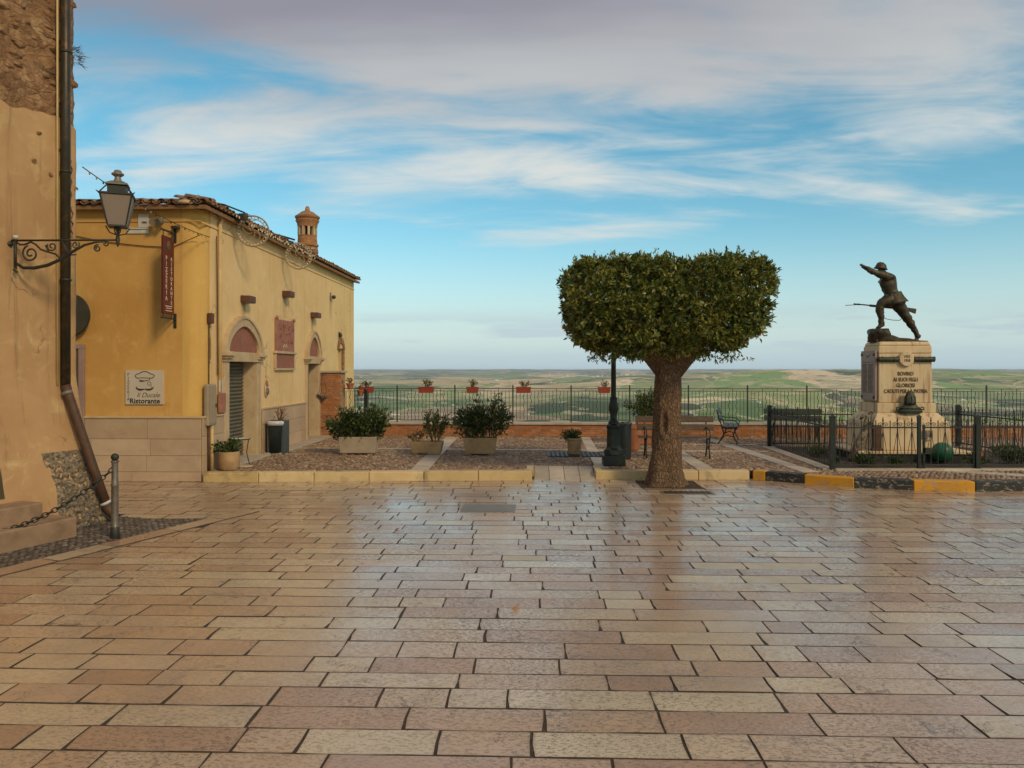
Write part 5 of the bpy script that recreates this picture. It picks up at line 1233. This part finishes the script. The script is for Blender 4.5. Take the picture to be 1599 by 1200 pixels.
# ------------------------------------------------------------------ lamp post, bin
t = thing('lamp_post', 'dark green cast iron lamp post rising behind the tree crown', 'street lamp', (1.52, 14.95, tz))
m = MB(); m.lathe([(.30, 0), (.30, .19), (.285, .21)], (0, 0, 0), 4, rot=R(45)); m.build('base_block', 'lamp_green', t, bevel=.012)
m = MB(); m.lathe([(.20, .21), (.19, .30), (.15, .34), (.14, .38), (.135, .70), (.15, .74), (.15, .77), (.105, .80)], (0, 0, 0), 8, rot=R(22)); m.build('pedestal', 'lamp_green', t, bevel=.008)
m = MB(); m.lathe([(.105, .80), (.105, .84), (.075, .87), (.065, .95), (.07, 1.0), (.095, 1.06), (.10, 1.12), (.085, 1.20), (.065, 1.26), (.075, 1.28), (.075, 1.30), (.05, 1.33)], (0, 0, 0), 20); smooth_by_angle(m.build('baluster', 'lamp_green', t), 50)
m = MB(); m.lathe([(.05, 1.33), (.046, 2.08), (.056, 2.09), (.056, 2.13), (.042, 2.15), (.036, 3.1), (.05, 3.12), (.03, 3.16)], (0, 0, 0), 16); smooth_by_angle(m.build('pole', 'lamp_green', t), 50)
m = MB(); m.lathe([(.09, 3.16), (.16, 3.48), (.17, 3.49)], (0, 0, 0), 4, rot=R(45)); m.build('lantern_glass', 'frosted_glass', t); m = MB(); m.lathe([(.19, 3.49), (.08, 3.60), (.03, 3.64), (.0, 3.68)], (0, 0, 0), 4, rot=R(45)); m.build('lantern_roof', 'lamp_green', t)
t = thing('litter_bin', 'dark round litter bin with a clear bag rim beside the lamp post', 'bin', (1.83, 16.05, tz))
m = MB(); m.lathe([(.155, 0), (.165, .02), (.175, .70), (.185, .705), (.185, .74), (.165, .74), (.155, .4), (.0, .38)], (0, 0, 0), 26); smooth_by_angle(m.build('drum', 'bin_plastic', t), 35)
m = MB(); m.tube([(.185 * math.cos(k * .2244), .185 * math.sin(k * .2244), .735 + .012 * math.sin(k * 2.1)) for k in range(28)], .013, 6, closed=True); m.build('bag_rim', 'grey_metal', t, smooth=True)
t = thing('wheelie_bin', 'dark grey-green bin with a white bag over its rim against the side wall', 'bin', (-5.72, 16.95, tz), R(4))
m = MB(); m.box(-.19, .19, -.22, .24, 0, .72); m.build('panel_box', 'bin_panel', t, bevel=.012); m = MB(); m.lathe([(.12, .02), (.15, .66), (.165, .67), (.165, .70)], (0, -.235, 0), 18, sy=.35); m.build('inner_drum', 'bin_plastic', t, smooth=True)
m = MB(); m.lathe([(.17, .62), (.185, .66), (.19, .70), (.15, .72), (.08, .69)], (0, -.20, 0), 24, sy=.7); m.build('bag', 'rubbish_bag', t, smooth=True)
shrub(t, (.0, .12, .70), .22, .14, .36, 70, .07, .018, 'dead_leaf', stems=12)
t = thing('side_table', 'small round table on thin iron legs before the shuttered doorway', 'table', (-5.66, 14.62, tz))
m = MB(); m.lathe([(.155, .50), (.17, .505), (.17, .525), (.0, .53)], (0, 0, 0), 24); m.build('table_top', 'white_plate', t, smooth=False)
m = MB(); m.tube([(.175 * math.cos(k * .2618), .175 * math.sin(k * .2618), .515) for k in range(24)], .011, 6, closed=True); m.build('rim', 'iron_dark', t, smooth=True)
for k in range(3): a = k * 2.094 + .6; m = MB(); m.tube([(.15 * math.cos(a), .15 * math.sin(a), .51), (.11 * math.cos(a), .11 * math.sin(a), .25), (.17 * math.cos(a), .17 * math.sin(a), 0)], .009, 6); m.build('leg', 'iron_dark', t)
m = MB(); m.lathe([(.14, 0), (.15, .012), (.12, .03), (.0, .032)], (.16, -.2, 0), 14); m.build('foot_stone', 'plinth_stone', t)

# ------------------------------------------------------------------ benches
def bench(label, loc, rz, L, slat_mtl, slats=2):
    t = thing('park_bench', label, 'bench', loc, rz, 'benches on the terrace')
    for s in (-1, 1):      # cast iron ends; the seat faces local -Y
        x = s * (L / 2 - .16); fr = bpy.data.objects.new('end_frame', None); COL.objects.link(fr); fr.parent = t
        for nm, pts, r_ in (('leg', [(x, -.22, 0), (x, -.24, .04), (x, -.17, .16), (x, -.14, .26), (x, -.22, .40)], .017), ('leg', [(x, .22, 0), (x, .20, .04), (x, .10, .18), (x, .08, .28), (x, .12, .40)], .017), ('seat_bearer', [(x, -.25, .41), (x, -.05, .39), (x, .14, .41)], .016), ('back_bearer', [(x, .12, .40), (x, .17, .58), (x, .25, .84)], .015), ('arm_scroll', [(x, -.24, .41), (x, -.27, .5), (x, -.2, .58), (x, -.05, .60), (x, .1, .60), (x, .19, .63)], .013), ('stretcher', [(x, -.16, .18), (x, 0, .23), (x, .10, .18)], .012)):
            m = MB(); m.tube(pts, r_, 7); m.build(nm, 'iron_dark', fr, smooth=True)
    for k in range(3 if slats == 2 else 4):
        w_ = .40 / (3 if slats == 2 else 4); y0 = -.26 + k * w_; m = MB(); m.box(-L / 2, L / 2, y0, y0 + w_ - .02, .422, .452); m.build('seat_slat', slat_mtl, t, bevel=.005)
    for k in range(slats):
        z0 = (.56, .73)[k]; y0 = (.155, .20)[k]; m = MB(); m.box(-L / 2, L / 2, 0, .03, 0, .13, Matrix.Translation((0, y0, z0)) @ Matrix.Rotation(R(-14), 4, 'X')); m.build('back_slat', slat_mtl, t, bevel=.005)
    return t
bench('brown slatted bench standing crosswise directly behind the big tree trunk', (2.98, 16.3, tz), R(-2), 1.62, 'wood_slat')
bench('dark bench seen end-on near the parapet right of the big tree', (4.92, 19.75, tz), R(74), 1.55, 'dark_slat')
bench('dark bench mostly hidden behind the left corner of the monument fence', (6.5, 19.5, tz), R(-8), 1.4, 'dark_slat')

# ------------------------------------------------------------------ monument
MX, MY = 7.62, 16.62      # centre of the shaft
mon = thing('war_memorial', 'pale stone war memorial pedestal with carved inscription and marble name tablet', 'monument', (MX, MY, 0), 0)
def mb_box(name, hx, hy, z0, z1, mtl, hx1=None, hy1=None, bevel=.012, dy=-.19, parent=mon):
    m = MB(); m.taper(-hx, hx, -hy + dy, hy + dy, z0, -(hx1 or hx), (hx1 or hx), -(hy1 or hy) + dy, (hy1 or hy) + dy, z1); return m.build(name, mtl, parent, bevel=bevel)
mb_box('lower_step', 1.10, .78, TZ - .02, .31, 'dark_slate')
mb_box('step_slab', 1.14, .82, .311, .37, 'monument_stone')
mb_box('base_block', .79, .67, .371, .92, 'monument_stone', .765, .64, .02)
mb_box('base_slope', .765, .64, .921, 1.12, 'monument_stone', .61, .47, .012)
mb_box('die_foot', .595, .43, 1.121, 1.32, 'monument_stone')
mb_box('shaft', .545, .38, 1.321, 2.34, 'monument_stone', .54, .375, .02)
mb_box('cap_course', .545, .38, 2.341, 2.50, 'monument_stone', .535, .372, .02)
mb_box('cap', .535, .372, 2.501, 2.585, 'monument_stone', .50, .34, .03)
FY_ = -.575
# rope garland and medallion
for s in (-1, 1):
    m = MB(); m.tube([(s * (.15 + .42 * k / 14), FY_ - .015, 2.215 + .006 * math.sin(k * 2)) for k in range(15)], [.055 + .008 * math.sin(k * 2.4) for k in range(15)], 10); m.build('bronze_garland', 'bronze_green', mon, smooth=True)
m = MB(); m.lathe([(.155, 0), (.155, .045), (.14, .06), (.0, .06)], (0, 0, 0), 32); o = m.build('medallion', 'monument_stone', mon, loc=(0, FY_ + .002, 2.225)); o.rotation_euler = (R(90), 0, 0)
def mtext(body, size, z, x=0, y=FY_ - .003, **kw):
    o = link('inscription', text_mesh(body, size, 'letter_dark', extrude=.003, offset=.0006, **kw), mon, (x, y, z)); o.rotation_euler = (R(90), 0, 0); o.scale = (1, 1.35, 1)
mtext('1915', .062, 2.245, y=FY_ - .062); mtext('1918', .062, 2.165, y=FY_ - .062)
mtext('BOVINO', .085, 1.885); mtext('AI SUOI FIGLI', .085, 1.765); mtext('GLORIOSI', .085, 1.645); mtext('CADUTI PER LA PATRIA', .085, 1.525, space=.98)
# name tablet on the left face
m = MB(); m.box(-.605, -.548, -.53, .15, 1.36, 2.40); tab = m.build('name_tablet', 'mauve_marble', mon, bevel=.008)
m = MB(); m.box(-.607, -.6055, -.46, .08, 2.155, 2.165); m.build('tablet_line', 'letter_dark', tab)
for (yy, zz) in ((-.48, 2.32), (.10, 2.32), (-.48, 1.43), (.10, 1.43)):
    m = MB(); m.lathe([(.035, 0), (.03, .015), (.0, .02)], (0, 0, 0), 12); o = m.build('tablet_stud', 'bronze', tab, loc=(-.605, yy, zz)); o.rotation_euler = (0, R(-90), 0)
m = MB()
for c in range(2):
    for r_ in range(24):
        y0 = .07 - c * .28; z_ = 2.11 - r_ * .0255; q = 0
        while q < .20:
            wl_ = rng.uniform(.035, .09); m.box(-.6075, -.6055, y0 - min(q + wl_, .235), y0 - q, z_, z_ + .014); q += wl_ + .016
stuff(m.build('name_lines', 'letter_dark', tab))
m = MB(); m.tube([(-.607, -.1, 2.30), (-.607, -.18, 2.27), (-.607, -.28, 2.31)], .012, 5); m.build('tablet_emblem', 'red_stone', tab)
# bronze votive lamp on the front
t = thing('votive_lamp', 'green bronze votive lamp with spread base on the memorial front step', 'lamp', (MX + .03, MY - .70, 1.122))
m = MB(); m.lathe([(.24, 0), (.26, .04), (.20, .07), (.22, .10), (.15, .14), (.13, .17)], (0, 0, 0), 20, sy=.35); smooth_by_angle(m.build('bowl', 'bronze_green', t), 40)
m = MB(); m.lathe([(.11, .17), (.115, .22), (.10, .32), (.075, .40), (.05, .44), (.0, .455)], (0, 0, 0), 16, sy=.7); m.build('dome', 'bronze_green', t, smooth=True)
for k in range(5): a = math.pi + k * math.pi / 4; m = MB(); m.tube([(.115 * math.cos(a), .08 * math.sin(a), .18), (.105 * math.cos(a), .075 * math.sin(a), .32), (.04 * math.cos(a), .03 * math.sin(a), .44)], .010, 5); m.build('rib', 'bronze', t)
for s in (-1, 1): m = MB(); m.tube([(s * .20, 0, .08), (s * .28, 0, .06), (s * .27, 0, .11), (s * .22, 0, .12)], .014, 6); m.build('scroll', 'bronze_green', t, smooth=True)
# bronze palm leaning on the left corner
t = thing('bronze_palm', 'dark bronze palm branch and cloth leaning on the left of the memorial base', 'ornament', (MX - .82, MY - .72, .37))
m = MB(); m.tube([(-.36, -.12, -.20), (-.22, -.1, .1), (-.05, -.04, .45), (.05, .05, .72), (.10, .06, .76)], [.05, .06, .055, .045, .03], 9); m.build('stem', 'bronze', t, smooth=True)
m = MB(); m.tube([(-.42, -.14, -.2), (-.26, -.15, .12), (-.12, -.12, .4), (.0, .0, .70), (-.10, .0, .70), (-.16, .0, .62)], [.07, .09, .07, .05, .04, .03], 9); m.build('cloth_fold', 'lava_stone', t, smooth=True)
for k in range(10):
    q = k / 10; m = MB(); bx_, bz_ = -.36 + .38 * q, -.15 + .8 * q; m.tube([(bx_, -.13, bz_), (bx_ - .10, -.17, bz_ - .06), (bx_ - .14, -.18, bz_ - .18)], [.016, .014, .004], 5); m.build('frond', 'bronze', t)
t = thing('brown_slab', 'narrow brown stone slab standing before the memorial base', 'slab', (MX - .74, MY - .93, .37)); m = MB(); m.box(-.085, .085, -.035, .035, 0, .52); m.box(-.11, .11, -.05, .05, -.0, .05); m.build('slab', 'pipe_rust', t, bevel=.006)
t = thing('green_ball', 'smooth round green ball behind the memorial gate', 'ball', (MX + .40, MY - 1.23, TZ))
m = MB(); m.lathe([(.10, 0), (.10, .025), (.05, .03)], (0, 0, 0), 20); m.build('foot_ring', 'dark_slate', t)
m = MB(); m.lathe([(.2 * math.sin(math.pi * k / 24) * (1.015 if k == 12 else 1), .225 - .2 * math.cos(math.pi * k / 24)) for k in range(25)], (0, 0, 0), 36); m.build('globe', 'green_ball', t, smooth=True)
t = pot('flower_pot', 'small orange plastic pot inside the fence right of the memorial gate', (9.0, 15.9, TZ), [(.07, 0), (.085, .10), (.09, .19), (.078, .19), (.07, .1)], 'orange_plastic', .075, .17)
t = thing('memorial_plate', 'small bronze plate with white flowers hung on the memorial base', 'plate', (MX + .30, MY - .872, .62)); m = MB(); m.box(-.09, .09, -.02, .02, 0, .16); m.build('plate', 'lava_stone', t, bevel=.006); m = MB(); m.lathe([(.02, -.02), (.05, 0), (.03, .03)], (0, -.03, -.02), 8); m.build('flowers', 'white_plate', t)

# soldier: one continuous skinned figure
U = .00278
def sp3(cx, cy, y=0.0): return ((cx - 545) * U, y, (690 - cy) * U)
sol = thing('soldier_statue', 'bronze statue of a charging soldier pointing forward with a rifle, atop the memorial', 'statue', (MX + .22, MY - .19, 2.587))
J = {}
vl = []; el = []; rl = []
def jt(n_, cx, cy, y, rx, ry=None): J[n_] = len(vl); vl.append(sp3(cx, cy, y)); k_ = 1.0 if n_ in ('head', 'crown', 'nose', 'neck') or rx < .012 else 1.22; rl.append((rx * k_, (ry or rx) * k_))
def ch_(*ns):
    for a, b in zip(ns, ns[1:]): el.append((J[a], J[b]))
jt('pelvis', 440, 358, 0, .135, .15); jt('waist', 420, 315, 0, .115, .13); jt('belly', 407, 270, 0, .125, .145); jt('chest', 395, 222, 0, .13, .165); jt('collar', 378, 188, 0, .085, .11); jt('neck', 366, 170, 0, .05, .05); jt('head', 352, 146, 0, .078, .07); jt('crown', 347, 122, 0, .07, .065)
ch_('pelvis', 'waist', 'belly', 'chest', 'collar', 'neck', 'head', 'crown')
jt('nose', 325, 155, 0, .028, .03); ch_('head', 'nose')
jt('lsh', 352, 195, -.15, .072); jt('lel', 262, 170, -.19, .052); jt('lfo', 230, 152, -.19, .050); jt('lwr', 200, 131, -.18, .033); jt('lha', 186, 124, -.18, .036, .022); ch_('collar', 'lsh', 'lel', 'lfo', 'lwr', 'lha')
jt('rsh', 408, 200, .17, .075); jt('rel', 462, 300, .26, .055); jt('rfo', 450, 350, .24, .05); jt('rwr', 432, 395, .20, .034); jt('rha', 424, 412, .18, .036); ch_('collar', 'rsh', 'rel', 'rfo', 'rwr', 'rha')
jt('fh', 405, 372, -.09, .12); jt('fth', 360, 388, -.10, .105); jt('fk', 317, 405, -.10, .074); jt('fc', 322, 455, -.10, .072); jt('fsh', 332, 515, -.10, .050); jt('fa', 337, 556, -.10, .042); jt('fb', 322, 577, -.10, .040); jt('ft', 292, 586, -.10, .028); ch_('pelvis', 'fh', 'fth', 'fk', 'fc', 'fsh', 'fa', 'fb', 'ft')
jt('fhe', 350, 578, -.10, .035); ch_('fa', 'fhe')
jt('bh', 478, 385, .09, .125); jt('bth', 515, 435, .10, .108); jt('bk', 548, 488, .10, .082); jt('bc', 588, 550, .10, .070); jt('bsh', 618, 600, .10, .048); jt('ba', 640, 640, .10, .043); jt('bb', 640, 668, .10, .038); jt('bt', 612, 680, .10, .026); ch_('pelvis', 'bh', 'bth', 'bk', 'bc', 'bsh', 'ba', 'bb', 'bt')
jt('bhe', 655, 655, .10, .036); ch_('ba', 'bhe')
for i, (dx1, dy1, dx2, dy2, yy) in enumerate(((-14, -12, -24, -15, -.197), (-14, -6, -26, -5, -.185), (-10, 4, -16, 10, -.175), (-8, 6, -12, 13, -.163))):
    jt(f'f{i}a', 186 + dx1, 124 + dy1, yy, .0105); jt(f'f{i}b', 186 + dx2 * 1.2, 124 + dy2, yy, .008); ch_('lha', f'f{i}a', f'f{i}b')
jt('tha', 182, 110, -.168, .0105); jt('thb', 174, 103, -.162, .009); ch_('lha', 'tha', 'thb')
rl[J['pelvis']] = (.185, .20); rl[J['waist']] = (.135, .15)
me = bpy.data.meshes.new('body'); me.from_pydata(vl, el, []); me.materials.append(MATS['bronze'])
bo = bpy.data.objects.new('body', me); COL.objects.link(bo); bo.parent = sol
sk = bo.modifiers.new('skin', 'SKIN'); sk.use_smooth_shade = True
for i, v_ in enumerate(me.skin_vertices[0].data): v_.radius = rl[i]; v_.use_root = (i == 0)
ss = bo.modifiers.new('sub', 'SUBSURF'); ss.levels = 2; ss.render_levels = 2
dtx = bpy.data.textures.new('folds', 'CLOUDS'); dtx.noise_scale = .065; dm = bo.modifiers.new('folds', 'DISPLACE'); dm.texture = dtx; dm.strength = .05; dm.mid_level = .5
px_, _, pz_ = sp3(440, 352)
m = MB(); m.lathe([(.165 + .012 * (k % 2), .10 - k * .05) if k < 2 else (.17 + .03 * (k - 1), .10 - k * .06) for k in range(5)], (0, 0, 0), 20, sy=1.1)
m.v = [(x * (1 + .07 * math.sin(9 * math.atan2(y, x))), y * (1 + .07 * math.sin(9 * math.atan2(y, x))), z) for x, y, z in m.v]
o = m.build('jacket_skirt', 'bronze', sol, smooth=True, loc=(px_, 0, pz_)); o.rotation_euler = (0, R(-12), 0)
hx_, _, hz_ = sp3(346, 128)
m = MB(); m.lathe([(.125, -.02), (.13, -.012), (.105, .0), (.10, .035), (.085, .075), (.055, .10), (.0, .112)], (0, 0, 0), 24, sx=1.12, sy=.95); m.tube([(.09, 0, .07), (.03, 0, .112), (-.04, 0, .112), (-.09, 0, .08)], .012, 6)
o = m.build('helmet', 'bronze', sol, smooth=True, loc=(hx_, 0, hz_)); o.rotation_euler = (0, R(10), 0)
m = MB(); m.tube([sp3(405, 330, y) if False else Vector((sp3(425, 335)[0] + .128 * math.cos(a), .15 * math.sin(a), sp3(425, 335)[2] + .05 * math.cos(a))) for a, y in [(k * .3927, 0) for k in range(16)]], .02, 6, closed=True); m.build('belt', 'bronze', sol, smooth=True)
for (cx, cy, y) in ((405, 345, -.15), (440, 342, -.165), (372, 350, -.10)):
    m = MB(); p = Vector(sp3(cx, cy, y)); m.box(-.045, .045, -.03, .03, -.04, .04, Matrix.Translation(p) @ Matrix.Rotation(R(12), 4, 'Y')); m.build('pouch', 'bronze', sol, bevel=.01)
p = Vector(sp3(470, 372, -.14)); m = MB(); m.taper(-.075, .075, -.03, .03, -.11, -.055, .06, -.03, .03, .09); o = m.build('haversack', 'bronze', sol, bevel=.02, loc=p); o.rotation_euler = (0, R(-20), 0)
rf = bpy.data.objects.new('rifle', None); COL.objects.link(rf); rf.parent = sol
yR = .17
def seg(a, b, r_, nm, sg=8): m = MB(); m.tube([sp3(*a, yR), sp3(*b, yR)], r_, sg); m.build(nm, 'bronze', rf, smooth=True)
seg((168, 395), (430, 420), .014, 'barrel'); seg((290, 408), (470, 426), .026, 'fore_stock')
m = MB(); m.prism([(465, 416), (465, 436), (545, 446), (560, 445), (634, 472), (640, 434), (560, 422)], yR - .02, yR + .02, lambda a, b, c: sp3(a, b, c)); m.build('butt', 'bronze', rf, bevel=.006)
seg((205, 401), (104, 406), .007, 'bayonet', 5); seg((208, 392), (205, 406), .012, 'bayonet_lug', 6)
m = MB(); m.tube([sp3(350, 414, yR), sp3(365, 470, yR), sp3(410, 510, yR), sp3(460, 520, yR), sp3(515, 522, yR), sp3(560, 480, yR), sp3(575, 452, yR)], .007, 5); m.build('sling', 'bronze', rf)
# rock and base plate
vs = []; fs = []
bmx = bmesh.new(); bmesh.ops.create_icosphere(bmx, subdivisions=4, radius=1)
for v_ in bmx.verts:
    c = v_.co.copy(); q = 1 + .22 * mnoise.fractal(c * 1.6 + Vector((3, 1, 2)), 1, 2, 4)
    x, y, z = c.x * .25 * q, c.y * .26 * q, max(-.0, (c.z * .26 + .13) * q)
    if x > .06: z *= max(.30, 1 - (x - .06) / .22)
    vs.append((x, y, min(z, .275)))
fs = [tuple(v_.index for v_ in f_.verts) for f_ in bmx.faces]; bmx.free()
m = MB(); m.add(vs, fs); m.build('rock', 'bronze', sol, smooth=True, loc=(sp3(328, 690)[0] + .02, -.06, 0))
m = MB(); pts = []
m.prism([(275, 690), (300, 700), (660, 690), (665, 684), (600, 680), (520, 664), (450, 660), (400, 640), (380, 650), (280, 660)], -.22, .22, lambda a, b, c: (sp3(a, b)[0], c, max(-.002, sp3(a, b)[2]))); m.build('ground_plate', 'bronze', sol, bevel=.01)

# ------------------------------------------------------------------ fence round the memorial
E1, E2, E3, E4 = (5.61, 18.58), (5.51, 14.42), (10.45, 14.62), (10.25, 18.95)
m = MB(); m.prism([E2, E3, E4, E1], TZ - .06, TZ - .004, lambda a, b, c: (a, b, c)); structure(m.build('planted_bed', 'soil'))
fence = thing('memorial_fence', 'dark iron picket fence with scrolls enclosing the war memorial', 'fence')
pm = MB(); pm.tube([(0, 0, .22), (0, 0, 1.04)], .0095, 6); pm.lathe([(.0095, 1.03), (.017, 1.06), (.004, 1.13)], seg=6); picket = pm.mesh('picket', 'iron_dark')
pm = MB(); pm.tube([(0, 0, .22), (0, 0, 1.02)], .008, 6); pm.lathe([(.008, 1.02), (.014, 1.035), (.003, 1.07)], seg=6); picket2 = pm.mesh('picket', 'iron_dark')
scm = MB()
for s in (-1, 1):
    scm.tube([(s * (.055 + (.042 * (1 - k / 22)) * math.cos(math.pi - k * .42) * 1.0), 0, .985 + .042 * (1 - k / 22) * math.sin(math.pi - k * .42)) for k in range(18)], .0055, 5)
scroll = scm.mesh('scroll', 'iron_dark')
brm = MB()
for s in (-1, 1): brm.tube([(0, 0, .88), (s * .075, 0, .45)], .0055, 5)
vbr = brm.mesh('brace', 'iron_dark')
def fpost(parent, x, y, h=1.12, r_=.045, nm='post'):
    m = MB(); m.box(-r_, r_, -r_, r_, TZ - .02, h); m.box(-r_ - .006, r_ + .006, -r_ - .006, r_ + .006, h, h + .02); m.taper(-r_, r_, -r_, r_, h + .02, -.01, .01, -.01, .01, h + .045); m.build(nm, 'lamp_green', parent, loc=(x, y, 0))
def frun(parent, a, b, rails=(.93, .235)):
    L = math.dist(a, b); ang = math.atan2(b[1] - a[1], b[0] - a[0]); n_ = round(L / .137)
    at = lambda q: (a[0] + (b[0] - a[0]) * q, a[1] + (b[1] - a[1]) * q, 0)
    for z in rails:
        m = MB(); m.box(0, L, -.010, .010, z - .014, z + .014); m.build('rail', 'iron_dark', parent, loc=(a[0], a[1], 0), rz=ang)
    for k in range(1, n_):
        o = link('picket', picket if k % 2 else picket2, parent, at(k / n_), ang)
        if k % 2: link('scroll', scroll, parent, at(k / n_), ang); link('brace', vbr, parent, at(k / n_), ang)
Gp0, Gp1 = (7.13, 14.50), (8.22, 14.54)
for p in (E1, E2, E3, E4, Gp1): fpost(fence, *p)
fpost(fence, Gp0[0], Gp0[1], 1.12, .028); fpost(fence, 7.9, 18.77)
frun(fence, E1, E2); frun(fence, E2, Gp0); frun(fence, Gp1, E3); frun(fence, E3, E4); frun(fence, E4, E1)
gate = thing('memorial_gate', 'small iron gate in the front of the memorial fence', 'gate', (0, 0, 0))
g0, g1 = (Gp0[0] + .09, Gp0[1] + .004), (Gp1[0] - .07, Gp1[1] - .003)
frun(gate, g0, g1); fpost(gate, *g0, h=.95, r_=.018, nm='stile'); fpost(gate, *g1, h=.95, r_=.014, nm='stile')
m = MB(); m.box(-.05, .05, -.03, .03, -.04, .06); m.build('latch', 'iron_dark', gate, loc=(7.27, 14.47, .5), bevel=.006)
# stone margin under the fence
mar = structure(bpy.data.objects.new('memorial_margin', None)); COL.objects.link(mar)
for a, b in ((E1, E2), (E2, E3)):
    L = math.dist(a, b); n_ = round(L / .9); ang = math.atan2(b[1] - a[1], b[0] - a[0])
    for k in range(n_):
        q = (k + .5) / n_; m = MB(); m.box(-L / n_ / 2 + .004, L / n_ / 2 - .004, -.17, .06, -.05, .022); m.build('margin_stone', 'pale_strip', mar, loc=(a[0] + (b[0] - a[0]) * q, a[1] + (b[1] - a[1]) * q, TZ), rz=ang, bevel=.008)
for (x, y, rx, h, n_, lb) in ((6.35, 14.95, .20, .24, 420, 'small green bush inside the fence left of the gate'), (6.95, 15.1, .16, .18, 260, 'low dark plant inside the fence beside the gate post'), (8.6, 15.2, .26, .24, 420, 'low spreading plant inside the fence right of the gate'), (9.5, 15.5, .42, .38, 900, 'largest dark bush inside the fence at the right edge'), (5.85, 15.2, .14, .16, 160, 'little yellow-green plant by the front left fence corner'), (5.95, 16.6, .25, .25, 380, 'ragged plant along the left run of the fence'), (10.0, 16.6, .3, .3, 420, 'bush deep in the fenced bed beyond the memorial')):
    t = thing('bed_plant', lb, 'plant', (x, y, TZ - .004), 0, 'plants in the fenced bed'); shrub(t, (0, 0, 0), rx, rx * .8, h, n_, .07, .026, 'shrub_leaf', stems=10)

# ------------------------------------------------------------------ bollard and chain by the old house
t = thing('bollard', 'worn metal bollard with a ball top holding a chain', 'bollard', (-4.97, 8.95, 0))
m = MB(); m.lathe([(.052, 0), (.050, .03), (.048, .15), (.044, .16), (.040, .17), (.040, .62), (.044, .63), (.044, .645), (.038, .66), (.036, .90), (.045, .91), (.045, .925), (.02, .935)], (0, 0, 0), 20); smooth_by_angle(m.build('shaft', 'bollard_metal', t), 35)
m = MB(); m.lathe([(.046, .002), (.05, .01), (.047, .145), (.042, .15)], (0, 0, 0), 20, sx=1.06, sy=1.06); m.build('foot_sleeve', 'iron_dark', t, smooth=True)
m = MB(); m.lathe([(.045 * math.sin(math.pi * k / 12) + .0001, .968 - .045 * math.cos(math.pi * k / 12)) for k in range(13)], (0, 0, 0), 18); m.build('ball', 'iron_dark', t, smooth=True)
t = thing('chain', 'dark iron chain sagging from the bollard towards the left edge', 'chain')
ring = MB(); ring.tube([(.026 * math.cos(k * .5236) * 1.5, 0, .026 * math.sin(k * .5236)) for k in range(12)], .0075, 6, closed=True); ring_me = ring.mesh('chain_link', 'iron_dark', True)
a, b = Vector((-4.97, 8.93, .84)), Vector((-7.3, 7.4, .75)); n_ = 58
pts = catenary(a, b, .62, n_)
for k in range(n_):
    p, q = pts[k], pts[k + 1]; o = link('chain_link', ring_me, t, (p + q) / 2); d = (q - p).normalized(); o.rotation_euler = (Matrix.Rotation(0, 3, 'X') @ d.to_track_quat('X', 'Z').to_matrix() @ Matrix.Rotation(R(90) * (k % 2) + R(20), 3, 'X')).to_euler()
# a few fallen leaves and twigs on the paving
for k, (x, y) in enumerate(((-.2, 6.4), (1.1, 8.9), (-1.7, 9.6), (2.9, 11.0), (3.5, 7.6), (-2.6, 11.9))):
    lm = leaves_mesh('fallen_leaf', np.zeros((1, 3)), np.array([[math.cos(k * 2.0), math.sin(k * 2.0), .05]]), np.array([.08]), np.array([.035]), 'dead_leaf')
    tag(link('fallen_leaf', lm, None, (x, y, .012)), 'single small brown fallen leaf lying on the paving', 'leaf', 'fallen leaves on the paving')

# ------------------------------------------------------------------ haze over the country
m = MB(); m.box(-64000, 64000, -64000, 64000, -420, 12); hz_o = stuff(m.build('haze', 'haze_air'))
hz_o['label'] = 'pale blue haze over the distant country'; hz_o['category'] = 'haze'
